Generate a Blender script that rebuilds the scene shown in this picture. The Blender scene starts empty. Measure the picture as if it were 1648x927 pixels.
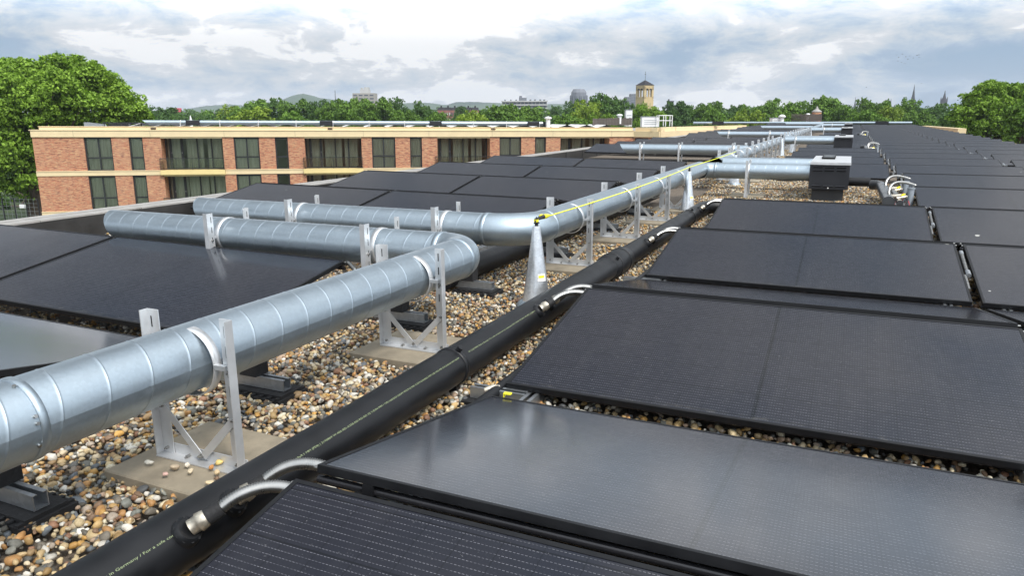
import bpy, math, random
import numpy as np
from mathutils import Matrix, Vector

sc = bpy.context.scene
random.seed(7)
RNG = np.random.default_rng(7)

# ------------------------------------------------------------------ camera
ROT = Matrix(((0.911530704700261, -0.09025250002515299, 0.40120600987916916),
              (0.41120811709468896, 0.21056152297941114, -0.8868887941021777),
              (-0.004434615576466025, 0.973405534206313, 0.22904585466185928)))
EYE = Vector((0.0, 0.0, 1.0541))
FPX = 1181.05
cam_data = bpy.data.cameras.new("camera")
cam_data.sensor_width = 36.0
cam_data.lens = FPX / 1648.0 * 36.0
cam_data.clip_start = 0.05
cam_data.clip_end = 20000.0
camera = bpy.data.objects.new("camera", cam_data)
sc.collection.objects.link(camera)
_m = ROT.to_4x4()
_m.translation = EYE
camera.matrix_world = _m
sc.camera = camera

# ------------------------------------------------------------------ world
SUN_AZ = math.radians(118)      # direction towards the sun, counter-clockwise from +X
SUN_EL = math.radians(50)
sun_dir = Vector((math.cos(SUN_EL) * math.cos(math.radians(-28)), math.cos(SUN_EL) * math.sin(math.radians(-28)), math.sin(SUN_EL)))
world = bpy.data.worlds.new("World")
sc.world = world
world.use_nodes = True
nt = world.node_tree
for n in list(nt.nodes):
    nt.nodes.remove(n)


class NB:
    """tiny node helper"""
    def __init__(self, tree):
        self.t = tree

    def n(self, kind, **kw):
        nd = self.t.nodes.new(kind)
        for k, v in kw.items():
            if k.startswith('i_'):
                nd.inputs[k[2:].replace('_', ' ')].default_value = v
            else:
                setattr(nd, k, v)
        return nd

    def l(self, a, b):
        self.t.links.new(a, b)

    def put(self, sock, v):
        if hasattr(v, 'is_output'):
            self.l(v, sock)
        else:
            sock.default_value = v

    def math(self, op, a, b=0.0, c=None, clamp=False):
        nd = self.t.nodes.new('ShaderNodeMath')
        nd.operation = op
        nd.use_clamp = clamp
        self.put(nd.inputs[0], a)
        self.put(nd.inputs[1], b)
        if c is not None:
            self.put(nd.inputs[2], c)
        return nd.outputs[0]

    def mix(self, f, a, b, blend='MIX'):
        nd = self.t.nodes.new('ShaderNodeMix')
        nd.data_type = 'RGBA'
        nd.blend_type = blend
        self.put(nd.inputs[0], f)
        for s, v in ((nd.inputs[6], a), (nd.inputs[7], b)):
            if not hasattr(v, 'is_output') and len(v) == 3:
                v = (*v, 1)
            self.put(s, v)
        return nd.outputs[2]

    def ramp(self, f, stops, interp='LINEAR'):
        nd = self.t.nodes.new('ShaderNodeValToRGB')
        cr = nd.color_ramp
        cr.interpolation = interp
        while len(cr.elements) < len(stops):
            cr.elements.new(0.5)
        for e, (p, c) in zip(cr.elements, stops):
            e.position = p
            e.color = (*c, 1) if len(c) == 3 else c
        self.put(nd.inputs[0], f)
        return nd.outputs[0]

    def noise(self, vec, scale, detail=4, rough=0.5, dist=0.0, dim='3D'):
        nd = self.t.nodes.new('ShaderNodeTexNoise')
        nd.noise_dimensions = dim
        nd.inputs['Scale'].default_value = scale
        nd.inputs['Detail'].default_value = detail
        nd.inputs['Roughness'].default_value = rough
        nd.inputs['Distortion'].default_value = dist
        if vec is not None:
            self.l(vec, nd.inputs['Vector'])
        return nd.outputs[0]

    def mapping(self, vec, scale=(1, 1, 1), loc=(0, 0, 0), rot=(0, 0, 0)):
        nd = self.t.nodes.new('ShaderNodeMapping')
        nd.inputs['Scale'].default_value = scale
        nd.inputs['Location'].default_value = loc
        nd.inputs['Rotation'].default_value = rot
        self.l(vec, nd.inputs['Vector'])
        return nd.outputs[0]

    def mapr(self, v, a, b, c=0.0, d=1.0, smooth=True):
        nd = self.t.nodes.new('ShaderNodeMapRange')
        if smooth:
            nd.interpolation_type = 'SMOOTHSTEP'
        self.put(nd.inputs[0], v)
        nd.inputs[1].default_value = a
        nd.inputs[2].default_value = b
        nd.inputs[3].default_value = c
        nd.inputs[4].default_value = d
        return nd.outputs[0]


w = NB(nt)
tc = w.n('ShaderNodeTexCoord')
nrm = w.n('ShaderNodeVectorMath', operation='NORMALIZE')
w.l(tc.outputs['Generated'], nrm.inputs[0])
sep = w.n('ShaderNodeSeparateXYZ')
w.l(nrm.outputs[0], sep.inputs[0])
zc = w.math('MAXIMUM', sep.outputs[2], 0.0)
vd = nrm.outputs[0]
n1 = w.noise(w.mapping(vd, (1, 1, 3.0), (3.1, 7.4, 0)), 3.6, 10, 0.55, 0.25)
n2 = w.noise(w.mapping(vd, (1, 1, 2.6), (11.0, 2.2, 4)), 11.0, 8, 0.62, 0.35)
n3 = w.noise(w.mapping(vd, (1, 1, 2.0), (1.0, 5.5, 9)), 2.2, 4, 0.5)
nn = w.math('ADD', w.math('MULTIPLY', n1, 0.58), w.math('MULTIPLY', n2, 0.42))
# pale air at the horizon, slate undersides above it, white heaps higher up
zz = w.math('ADD', zc, w.math('MULTIPLY', w.math('SUBTRACT', n3, 0.5), 0.060))
band = w.ramp(zz, [(0.0, (0.62,) * 3), (0.024, (0.60,) * 3), (0.042, (0.44,) * 3), (0.056, (0.44,) * 3), (0.078, (0.55,) * 3), (0.12, (0.57,) * 3), (0.5, (0.60,) * 3)])
dens = w.math('ADD', w.math('MULTIPLY', w.math('SUBTRACT', nn, 0.5), 2.3), band)
ccol = w.ramp(dens, [(0.24, (0.30, 0.46, 0.68)), (0.36, (0.39, 0.52, 0.69)), (0.46, (0.53, 0.64, 0.76)), (0.55, (0.70, 0.76, 0.82)), (0.63, (0.80, 0.83, 0.87)), (0.69, (1.08, 1.09, 1.10))])
sky = w.n('ShaderNodeTexSky')
sky.sky_type = 'NISHITA'
sky.sun_disc = False
sky.sun_elevation = SUN_EL
sky.sun_rotation = SUN_AZ
bg_sky = w.n('ShaderNodeBackground')
w.l(sky.outputs[0], bg_sky.inputs[0])
bg_sky.inputs[1].default_value = 0.11
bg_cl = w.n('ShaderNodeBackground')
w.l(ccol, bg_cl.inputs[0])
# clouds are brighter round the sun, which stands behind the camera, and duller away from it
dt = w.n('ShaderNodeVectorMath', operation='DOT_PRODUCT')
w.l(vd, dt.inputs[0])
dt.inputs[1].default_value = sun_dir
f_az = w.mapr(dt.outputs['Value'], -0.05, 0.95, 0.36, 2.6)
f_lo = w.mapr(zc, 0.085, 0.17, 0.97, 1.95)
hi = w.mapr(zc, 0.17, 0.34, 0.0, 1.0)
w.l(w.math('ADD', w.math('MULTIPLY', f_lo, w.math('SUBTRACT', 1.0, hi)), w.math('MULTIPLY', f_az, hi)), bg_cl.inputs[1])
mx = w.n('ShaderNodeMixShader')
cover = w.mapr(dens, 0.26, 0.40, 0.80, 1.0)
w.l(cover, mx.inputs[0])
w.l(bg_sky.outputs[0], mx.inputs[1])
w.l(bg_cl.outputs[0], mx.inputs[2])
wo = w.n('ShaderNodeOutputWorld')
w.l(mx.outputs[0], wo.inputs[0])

# ------------------------------------------------------------------ sun
sl = bpy.data.lights.new("sun", 'SUN')
sl.energy = 3.4
sl.angle = math.radians(10)
sl.color = (1.0, 0.95, 0.88)
sun = bpy.data.objects.new("sun", sl)
sc.collection.objects.link(sun)
sun.rotation_euler = (-sun_dir).to_track_quat('-Z', 'Y').to_euler()

sc.view_settings.view_transform = 'Standard'
sc.view_settings.look = 'None'
sc.view_settings.exposure = -0.06
sc.view_settings.gamma = 1.0
sc.view_settings.use_curve_mapping = False
sc.cycles.max_bounces = 6
sc.cycles.transparent_max_bounces = 12
sc.cycles.volume_bounces = 0

# ------------------------------------------------------------------ materials
MATS = {}


def newmat(name):
    m = bpy.data.materials.new(name)
    m.use_nodes = True
    t = m.node_tree
    b = t.nodes['Principled BSDF']
    MATS[name] = m
    return m, NB(t), b


def simple(name, col, rough=0.5, metal=0.0, var=0.12, scale=12.0, bump=0.0, spec=None, coord='Object'):
    m, k, b = newmat(name)
    c = k.n('ShaderNodeTexCoord').outputs[coord]
    nz = k.noise(c, scale, 6, 0.6)
    lo = tuple(max(0, x * (1 - var)) for x in col)
    hi = tuple(min(1, x * (1 + var)) for x in col)
    k.l(k.ramp(nz, [(0.3, lo), (0.7, hi)]), b.inputs['Base Color'])
    b.inputs['Metallic'].default_value = metal
    r = k.mapr(nz, 0.3, 0.7, rough * 0.85, min(1, rough * 1.15))
    k.l(r, b.inputs['Roughness'])
    if spec is not None:
        b.inputs['Specular IOR Level'].default_value = spec
    if bump:
        bp = k.n('ShaderNodeBump')
        bp.inputs['Strength'].default_value = bump
        bp.inputs['Distance'].default_value = 0.01
        k.l(k.noise(c, scale * 3, 5, 0.6), bp.inputs['Height'])
        k.l(bp.outputs[0], b.inputs['Normal'])
    return m


def galv(name, base, rough, spangle=60.0, var=0.14):
    m, k, b = newmat(name)
    c = k.n('ShaderNodeTexCoord').outputs['Object']
    vor = k.n('ShaderNodeTexVoronoi')
    vor.inputs['Scale'].default_value = spangle
    k.l(c, vor.inputs['Vector'])
    big = k.noise(c, 3.0, 6, 0.62)
    streak = k.noise(k.mapping(c, (9, 1.2, 9)), 5.0, 5, 0.6)
    hs = k.n('ShaderNodeSeparateColor')
    k.l(vor.outputs['Color'], hs.inputs[0])
    f = k.math('ADD', k.math('MULTIPLY', hs.outputs[0], 0.35), k.math('ADD', k.math('MULTIPLY', big, 0.4), k.math('MULTIPLY', streak, 0.25)))
    lo = tuple(x * (1 - var) for x in base)
    hi = tuple(min(1, x * (1 + var)) for x in base)
    gr = k.noise(k.mapping(c, (1, 1, 1), (5, 3, 1)), 11.0, 8, 0.7)
    colm = k.ramp(f, [(0.25, lo), (0.75, hi)])
    colm = k.mix(k.mapr(gr, 0.56, 0.74, 0.0, 0.35), colm, tuple(x * 0.62 for x in base))
    k.l(colm, b.inputs['Base Color'])
    k.l(k.mapr(gr, 0.56, 0.74, 0.88, 0.6), b.inputs['Metallic'])
    k.l(k.mapr(k.math('ADD', k.math('MULTIPLY', big, 0.6), k.math('MULTIPLY', streak, 0.4)), 0.3, 0.7, rough * 0.82, rough * 1.25), b.inputs['Roughness'])
    bp = k.n('ShaderNodeBump')
    bp.inputs['Strength'].default_value = 0.03
    bp.inputs['Distance'].default_value = 0.004
    k.l(k.noise(c, 7.0, 4, 0.5), bp.inputs['Height'])
    k.l(bp.outputs[0], b.inputs['Normal'])
    return m


M_DUCT = galv('galvanised_duct', (0.38, 0.445, 0.495), 0.38, 120.0, 0.055)
M_GALV = galv('galvanised_steel', (0.40, 0.42, 0.44), 0.42)
M_ALU = simple('mill_aluminium', (0.62, 0.63, 0.64), 0.42, 0.6, 0.10, 9, 0.03)
M_BAND = simple('clamp_aluminium', (0.66, 0.67, 0.68), 0.36, 0.7, 0.06, 12)
M_BLACKPL = simple('black_plastic_pipe', (0.0065, 0.007, 0.0085), 0.46, 0, 0.5, 6, 0.05, 0.36)
M_RUBBER = simple('black_rubber', (0.008, 0.008, 0.009), 0.75, 0, 0.3, 30, 0.3)
M_FRAME = simple('black_anodised_frame', (0.008, 0.0085, 0.010), 0.5, 0.0, 0.2, 14, 0, 0.3)
M_BLACKBOX = simple('black_painted_steel', (0.012, 0.013, 0.017), 0.42, 0, 0.15, 6)
M_SLOT = simple('dark_void', (0.004, 0.004, 0.004), 0.9, 0, 0.1)
M_STEEL = simple('stainless_hose', (0.36, 0.355, 0.34), 0.30, 0.95, 0.10, 40)
M_BRASS = simple('nickel_fitting', (0.62, 0.56, 0.46), 0.35, 0.8, 0.2, 60)
M_WHITEPL = simple('white_plastic', (0.74, 0.74, 0.72), 0.45, 0, 0.05, 8)
M_YELLOW = simple('yellow_strap', (0.80, 0.72, 0.03), 0.55, 0, 0.08, 60)
M_CORD = simple('yellow_cord', (0.75, 0.78, 0.05), 0.6, 0, 0.15, 300)
M_RED = simple('red_wire', (0.45, 0.03, 0.04), 0.5)
M_PRINT = simple('pale_green_print', (0.24, 0.29, 0.16), 0.6, 0, 0.25, 90)
M_CREAM = simple('cream_precast', (0.68, 0.55, 0.34), 0.75, 0, 0.06, 1.2, 0.05)
M_CREAM2 = simple('cream_balcony_edge', (0.70, 0.56, 0.26), 0.7, 0, 0.06, 1.2)
M_DARKFR = simple('anthracite_window_frame', (0.022, 0.024, 0.027), 0.45, 0, 0.1)
M_WHITE = simple('white_paint_and_sky_sheen', (0.72, 0.73, 0.73), 0.5, 0, 0.06, 3)
M_BARK = simple('bark', (0.085, 0.062, 0.042), 0.9, 0, 0.35, 9, 0.6)
M_WOOD = simple('weathered_wood', (0.10, 0.085, 0.075), 0.85, 0, 0.35, 8, 0.2)
M_CONC = simple('concrete_paver', (0.24, 0.205, 0.15), 0.88, 0, 0.30, 7, 0.35)
M_COPING = simple('pale_grey_coping', (0.30, 0.29, 0.275), 0.75, 0, 0.14, 6, 0.12)
M_MEMB = simple('bitumen_membrane', (0.028, 0.027, 0.026), 0.42, 0, 0.45, 3.0, 0.35)
M_INT = simple('room_interior', (0.30, 0.30, 0.22), 0.9, 0, 0.1, 0.6)


def mat_curtain():
    m, k, b = newmat('pale_curtain')
    c = k.n('ShaderNodeTexCoord').outputs['Object']
    nz = k.noise(k.mapping(c, (5.0, 5.0, 0.15)), 2.0, 4, 0.6)
    k.l(k.ramp(nz, [(0.3, (0.46, 0.46, 0.37)), (0.7, (0.60, 0.60, 0.50))]), b.inputs['Base Color'])
    b.inputs['Roughness'].default_value = 0.9
    return m


def mat_pane():
    m, k, b = newmat('window_glass')
    out = [n for n in k.t.nodes if n.type == 'OUTPUT_MATERIAL'][0]
    tr = k.n('ShaderNodeBsdfTransparent')
    tr.inputs[0].default_value = (0.93, 0.95, 0.92, 1)
    gl = k.n('ShaderNodeBsdfGlossy')
    gl.inputs['Roughness'].default_value = 0.04
    fr = k.n('ShaderNodeFresnel')
    fr.inputs[0].default_value = 1.52
    mxs = k.n('ShaderNodeMixShader')
    k.l(k.math('ADD', k.math('MULTIPLY', fr.outputs[0], 1.0), 0.04), mxs.inputs[0])
    k.l(tr.outputs[0], mxs.inputs[1])
    k.l(gl.outputs[0], mxs.inputs[2])
    k.l(mxs.outputs[0], out.inputs[0])
    return m


def mat_brick():
    m, k, b = newmat('red_brick')
    c = k.n('ShaderNodeTexCoord').outputs['Object']
    sp = k.n('ShaderNodeSeparateXYZ')
    k.l(c, sp.inputs[0])
    cb = k.n('ShaderNodeCombineXYZ')
    k.l(k.math('ADD', sp.outputs[0], sp.outputs[1]), cb.inputs[0])
    k.l(sp.outputs[2], cb.inputs[1])
    br = k.n('ShaderNodeTexBrick')
    k.l(cb.outputs[0], br.inputs['Vector'])
    br.inputs['Scale'].default_value = 1.0
    br.inputs['Brick Width'].default_value = 0.30
    br.inputs['Row Height'].default_value = 0.068
    br.inputs['Mortar Size'].default_value = 0.006
    br.inputs['Color1'].default_value = (0.43, 0.14, 0.075, 1)
    br.inputs['Color2'].default_value = (0.47, 0.21, 0.12, 1)
    br.inputs['Mortar'].default_value = (0.34, 0.25, 0.17, 1)
    nz = k.noise(k.mapping(cb.outputs[0], (3.0, 13.0, 1)), 1.0, 3, 0.7)
    nb = k.noise(cb.outputs[0], 0.7, 4, 0.6)
    col = k.mix(k.mapr(nz, 0.46, 0.66), br.outputs[0], k.mix(0.65, br.outputs[0], (0.62, 0.42, 0.22)))
    col = k.mix(k.mapr(k.noise(k.mapping(cb.outputs[0], (3.3, 14.0, 1), (4, 4, 4)), 1.0, 2, 0.6), 0.52, 0.64), col, (0.22, 0.09, 0.065))
    col = k.mix(k.mapr(nb, 0.35, 0.7, 0.0, 0.18), col, (0.50, 0.34, 0.22))
    k.l(col, b.inputs['Base Color'])
    b.inputs['Roughness'].default_value = 0.9
    bp = k.n('ShaderNodeBump')
    bp.inputs['Strength'].default_value = 0.5
    bp.inputs['Distance'].default_value = 0.008
    k.l(br.outputs['Fac'], bp.inputs['Height'])
    bp.invert = True
    k.l(bp.outputs[0], b.inputs['Normal'])
    return m


def mat_panel():
    m, k, b = newmat('solar_cells_under_glass')
    c = k.n('ShaderNodeTexCoord').outputs['Object']
    sp = k.n('ShaderNodeSeparateXYZ')
    k.l(c, sp.inputs[0])
    u = k.math('SUBTRACT', sp.outputs[0], 0.03)
    v = k.math('SUBTRACT', sp.outputs[1], 0.03)

    def line(x, period, wd, off=0.0):
        f = k.math('FRACT', k.math('DIVIDE', k.math('ADD', x, off), period))
        d = k.math('ABSOLUTE', k.math('SUBTRACT', f, 0.5))
        return k.math('LESS_THAN', d, wd / period * 0.5)
    bus = line(v, 0.0166, 0.0012)
    dash = k.math('GREATER_THAN', k.math('FRACT', k.math('DIVIDE', u, 0.0085)), 0.38)
    bn = k.noise(k.mapping(c, (30, 80, 1)), 1.0, 2, 0.6)
    busf = k.math('MULTIPLY', bus, k.math('MULTIPLY', dash, k.mapr(bn, 0.35, 0.65, 0.25, 0.8)))
    row = line(v, 0.1487, 0.0040, 0.0743)
    colg = line(u, 0.085, 0.0018, 0.0425)
    mid = k.math('LESS_THAN', k.math('ABSOLUTE', k.math('SUBTRACT', sp.outputs[0], 0.88)), 0.007)
    gap = k.math('MAXIMUM', row, k.math('MAXIMUM', colg, mid))
    # each cell a touch different
    wn = k.n('ShaderNodeTexWhiteNoise')
    wn.noise_dimensions = '2D'
    cc = k.n('ShaderNodeCombineXYZ')
    k.l(k.math('FLOOR', k.math('DIVIDE', u, 0.17)), cc.inputs[0])
    k.l(k.math('FLOOR', k.math('DIVIDE', v, 0.1487)), cc.inputs[1])
    k.l(cc.outputs[0], wn.inputs['Vector'])
    oi = k.n('ShaderNodeObjectInfo')
    base = k.mix(wn.outputs['Value'], (0.0095, 0.0110, 0.0180), (0.0125, 0.0142, 0.0215))
    base = k.mix(k.math('MULTIPLY', oi.outputs['Random'], 0.6), base, (0.013, 0.0135, 0.020))
    base = k.mix(gap, base, (0.003, 0.004, 0.007))
    base = k.mix(busf, base, (0.20, 0.20, 0.22))
    dirt = k.noise(c, 260.0, 2, 0.5)
    spot = k.noise(c, 55.0, 2, 0.5)
    base = k.mix(k.mapr(k.math('MULTIPLY', dirt, spot), 0.42, 0.47, 0.0, 0.3), base, (0.25, 0.25, 0.25))
    # faint dried rain runs down the slope, shifted from panel to panel, and rare droppings
    shift = k.n('ShaderNodeVectorMath', operation='ADD')
    k.l(c, shift.inputs[0])
    rv = k.n('ShaderNodeCombineXYZ')
    k.l(k.math('MULTIPLY', oi.outputs['Random'], 37.0), rv.inputs[0])
    k.l(k.math('MULTIPLY', oi.outputs['Random'], 19.0), rv.inputs[1])
    k.l(rv.outputs[0], shift.inputs[1])
    runs = k.noise(k.mapping(shift.outputs[0], (16, 1.6, 1)), 1.0, 5, 0.65)
    base = k.mix(k.mapr(runs, 0.50, 0.78, 0.0, 0.045), base, (0.17, 0.17, 0.17))
    drop = k.noise(shift.outputs[0], 9.0, 2, 0.4)
    base = k.mix(k.mapr(drop, 0.785, 0.80, 0.0, 0.7), base, (0.5, 0.5, 0.46))
    edge = k.mapr(sp.outputs[1], 0.012, 0.05, 1.0, 0.0)
    dn = k.noise(k.mapping(c, (14, 50, 1)), 1.0, 5, 0.7)
    base = k.mix(k.math('MULTIPLY', edge, k.mapr(dn, 0.5, 0.75, 0.0, 0.5)), base, (0.16, 0.15, 0.13))
    k.l(base, b.inputs['Base Color'])
    dust = k.noise(k.mapping(c, (1.5, 1.5, 1)), 2.0, 5, 0.6)
    k.l(k.mapr(dust, 0.3, 0.7, 0.12, 0.17), b.inputs['Roughness'])
    b.inputs['IOR'].default_value = 1.53
    b.inputs['Specular IOR Level'].default_value = 0.5
    bp = k.n('ShaderNodeBump')
    bp.inputs['Strength'].default_value = 0.05
    bp.inputs['Distance'].default_value = 0.0003
    k.l(k.noise(c, 420.0, 2, 0.5), bp.inputs['Height'])
    k.l(bp.outputs[0], b.inputs['Normal'])
    return m


def mat_vcol(name, rough=0.75, trans=False, dark=1.0):
    """colour stored per point in the 'tint' attribute"""
    m, k, b = newmat(name)
    at = k.n('ShaderNodeAttribute', attribute_name='tint')
    c = k.n('ShaderNodeTexCoord').outputs['Object']
    nz = k.noise(c, 140.0, 4, 0.65)
    col = k.mix(k.mapr(nz, 0.3, 0.7, 0.0, 0.5), at.outputs['Color'], k.mix(1.0, at.outputs['Color'], (0.62, 0.58, 0.52), 'MULTIPLY'))
    k.l(col, b.inputs['Base Color'])
    b.inputs['Roughness'].default_value = rough
    return m


def mat_leaf(name, col, col2):
    m, k, b = newmat(name)
    g = k.n('ShaderNodeNewGeometry')
    oi = k.n('ShaderNodeObjectInfo')
    c = k.n('ShaderNodeTexCoord').outputs['Object']
    nz = k.noise(c, 0.5, 3, 0.6)
    f = k.math('ADD', k.math('MULTIPLY', g.outputs['Random Per Island'], 0.9), k.math('MULTIPLY', k.math('SUBTRACT', nz, 0.4), 0.6))
    cl = k.mix(f, tuple(x * 0.68 for x in col), col2)
    cl = k.mix(k.math('MULTIPLY', oi.outputs['Random'], 0.45), cl, tuple(x * 0.62 for x in col))
    k.l(cl, b.inputs['Base Color'])
    b.inputs['Roughness'].default_value = 0.62
    b.inputs['Specular IOR Level'].default_value = 0.25
    out = [n for n in k.t.nodes if n.type == 'OUTPUT_MATERIAL'][0]
    tl = k.n('ShaderNodeBsdfTranslucent')
    k.l(k.mix(1.0, cl, (1.0, 1.25, 0.45), 'MULTIPLY'), tl.inputs[0])
    ms = k.n('ShaderNodeMixShader')
    ms.inputs[0].default_value = 0.20
    k.l(b.outputs[0], ms.inputs[1])
    k.l(tl.outputs[0], ms.inputs[2])
    k.l(ms.outputs[0], out.inputs[0])
    return m


def mat_hill(name, a, bcol, scale):
    m, k, b = newmat(name)
    c = k.n('ShaderNodeTexCoord').outputs['Object']
    nz = k.noise(c, scale, 6, 0.65)
    k.l(k.ramp(nz, [(0.35, a), (0.52, bcol), (0.66, a)]), b.inputs['Base Color'])
    b.inputs['Roughness'].default_value = 1.0
    return m


M_CURT = mat_curtain()
M_PANE = mat_pane()
M_BRICK = mat_brick()
M_PANEL = mat_panel()
M_STONE = mat_vcol('river_pebbles', 0.62)
M_LEAF = [mat_leaf('leaves_fresh', (0.115, 0.215, 0.018), (0.27, 0.43, 0.05)),
          mat_leaf('leaves_mid', (0.080, 0.165, 0.020), (0.19, 0.33, 0.045)),
          mat_leaf('leaves_dark', (0.045, 0.105, 0.022), (0.11, 0.21, 0.04)),
          mat_leaf('leaves_yellow', (0.155, 0.24, 0.018), (0.28, 0.39, 0.045))]
M_HILL = mat_hill('wooded_hill', (0.016, 0.036, 0.026), (0.06, 0.10, 0.05), 0.006)
M_GRASS = mat_hill('park_grass', (0.028, 0.045, 0.018), (0.05, 0.075, 0.025), 0.05)

# ------------------------------------------------------------------ mesh helpers
C = sc.collection


class MB:
    def __init__(self):
        self.v, self.f, self.mi, self.sm = [], [], [], []

    def add(self, verts, faces, mi=0, smooth=False):
        o = len(self.v)
        self.v += [tuple(p) for p in verts]
        self.f += [tuple(i + o for i in f) for f in faces]
        self.mi += [mi] * len(faces)
        self.sm += [smooth] * len(faces)
        return self

    def box(self, x0, x1, y0, y1, z0, z1, mi=0, M=None):
        vs = [(x, y, z) for z in (z0, z1) for y in (y0, y1) for x in (x0, x1)]
        if M is not None:
            vs = [tuple(M @ Vector(p)) for p in vs]
        return self.add(vs, [(0, 2, 3, 1), (4, 5, 7, 6), (0, 1, 5, 4), (2, 6, 7, 3), (0, 4, 6, 2), (1, 3, 7, 5)], mi)

    def tube(self, pts, rad, seg=12, mi=0, caps=True, smooth=True):
        pts = [Vector(p) for p in pts]
        n = len(pts)
        rads = rad if isinstance(rad, (list, tuple)) else [rad] * n
        vs = []
        prev = None
        for i, p in enumerate(pts):
            d = (pts[min(i + 1, n - 1)] - pts[max(i - 1, 0)]).normalized()
            if prev is None:
                a = Vector((0, 0, 1)) if abs(d.z) < 0.9 else Vector((1, 0, 0))
                s = d.cross(a).normalized()
            else:
                s = (prev - d * prev.dot(d)).normalized()
            prev = s
            t = d.cross(s)
            for j in range(seg):
                an = 2 * math.pi * j / seg
                vs.append(p + (s * math.cos(an) + t * math.sin(an)) * rads[i])
        fs = []
        for i in range(n - 1):
            for j in range(seg):
                a, b_ = i * seg + j, i * seg + (j + 1) % seg
                fs.append((a, b_, b_ + seg, a + seg))
        self.add(vs, fs, mi, smooth)
        if caps:
            self.add(vs[:seg], [tuple(range(seg))[::-1]], mi)
            self.add(vs[-seg:], [tuple(range(seg))], mi)
        return self

    def lathe(self, prof, seg=24, c=(0, 0, 0), mi=0, smooth=True, cap=True):
        vs = []
        for r, z in prof:
            for j in range(seg):
                an = 2 * math.pi * j / seg
                vs.append((c[0] + r * math.cos(an), c[1] + r * math.sin(an), c[2] + z))
        fs = []
        for i in range(len(prof) - 1):
            for j in range(seg):
                a, b_ = i * seg + j, i * seg + (j + 1) % seg
                fs.append((a, b_, b_ + seg, a + seg))
        self.add(vs, fs, mi, smooth)
        if cap:
            self.add(vs[-seg:], [tuple(range(seg))], mi)
            self.add(vs[:seg], [tuple(range(seg))[::-1]], mi)
        return self

    def bar(self, a, b, wd, th, mi=0, up=(0, 0, 1)):
        a, b = Vector(a), Vector(b)
        d = (b - a).normalized()
        s = d.cross(Vector(up)).normalized()
        t = s.cross(d)
        vs = []
        for p in (a, b):
            for i, j in ((-1, -1), (1, -1), (1, 1), (-1, 1)):
                vs.append(p + s * (i * wd / 2) + t * (j * th / 2))
        return self.add(vs, [(0, 1, 2, 3), (7, 6, 5, 4), (0, 4, 5, 1), (1, 5, 6, 2), (2, 6, 7, 3), (3, 7, 4, 0)], mi)

    def mesh(self, name, mats):
        me = bpy.data.meshes.new(name)
        me.from_pydata(self.v, [], self.f)
        for m in (mats if isinstance(mats, (list, tuple)) else [mats]):
            me.materials.append(m)
        me.polygons.foreach_set('material_index', self.mi)
        me.polygons.foreach_set('use_smooth', self.sm)
        me.update()
        return me


def link(name, me, parent=None, loc=None, rot=None):
    o = bpy.data.objects.new(name, me)
    C.objects.link(o)
    if parent is not None:
        o.parent = parent
    if loc is not None:
        o.location = loc
    if rot is not None:
        o.rotation_euler = rot
    return o


def obj(name, mb, mats, parent=None, loc=None, rot=None):
    return link(name, mb.mesh(name, mats), parent, loc, rot)


def tag(o, label, cat, group=None):
    o['label'] = label
    o['category'] = cat
    if group:
        o['group'] = group
    return o


def thing(name, label, cat, loc=(0, 0, 0), rz=0.0, group=None):
    o = bpy.data.objects.new(name, None)
    o.empty_display_size = 0.1
    C.objects.link(o)
    o.location = loc
    o.rotation_euler = (0, 0, rz)
    return tag(o, label, cat, group)


def struct(o):
    o['kind'] = 'structure'
    return o


def stuff(o):
    o['kind'] = 'stuff'
    return o


KIDS = {}


def kids(o):
    if o.name not in KIDS:
        KIDS[o.name] = list(o.children)
    return KIDS[o.name]


def dup(root, loc, rz=None, label=None, group=None, rot=None):
    r = root.copy()
    C.objects.link(r)
    r.location = loc
    if rz is not None:
        r.rotation_euler = (0, 0, rz)
    if rot is not None:
        r.rotation_euler = rot
    if label:
        r['label'] = label
    if group:
        r['group'] = group
    for ch in kids(root):
        c = ch.copy()
        C.objects.link(c)
        c.parent = r
        for g in kids(ch):
            d = g.copy()
            C.objects.link(d)
            d.parent = c
    return r


ORD = ['first', 'second', 'third', 'fourth', 'fifth', 'sixth', 'seventh', 'eighth', 'ninth', 'tenth', 'eleventh', 'twelfth',
       'thirteenth', 'fourteenth', 'fifteenth', 'sixteenth', 'seventeenth', 'eighteenth', 'nineteenth', 'twentieth']


def ordn(i):
    if i < 20:
        return ORD[i]
    t = {2: 'twenty', 3: 'thirty', 4: 'forty', 5: 'fifty'}[(i + 1) // 10]
    r = (i + 1) % 10
    return {'twenty': 'twentieth', 'thirty': 'thirtieth', 'forty': 'fortieth', 'fifty': 'fiftieth'}[t] if r == 0 else t + '-' + ORD[r - 1]


FWD = Vector((-0.4121631, 0.91111008, 0))


def at(u, v, dep):
    """world point seen at photo pixel (u, v), dep metres away along the view"""
    d = ROT @ Vector((u - 824, -(v - 463.5), -FPX))
    return d * (dep / d.dot(FWD)) + EYE


# ------------------------------------------------------------------ our roof
ROOF_X0, ROOF_X1, ROOF_Y0, ROOF_Y1 = -6.45, 4.80, -4.0, 69.0
GROUND = -8.7
mb = MB().box(-1400, 1400, -500, 2600, GROUND - 1.0, GROUND)
struct(obj('ground', mb, M_GRASS))

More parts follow.
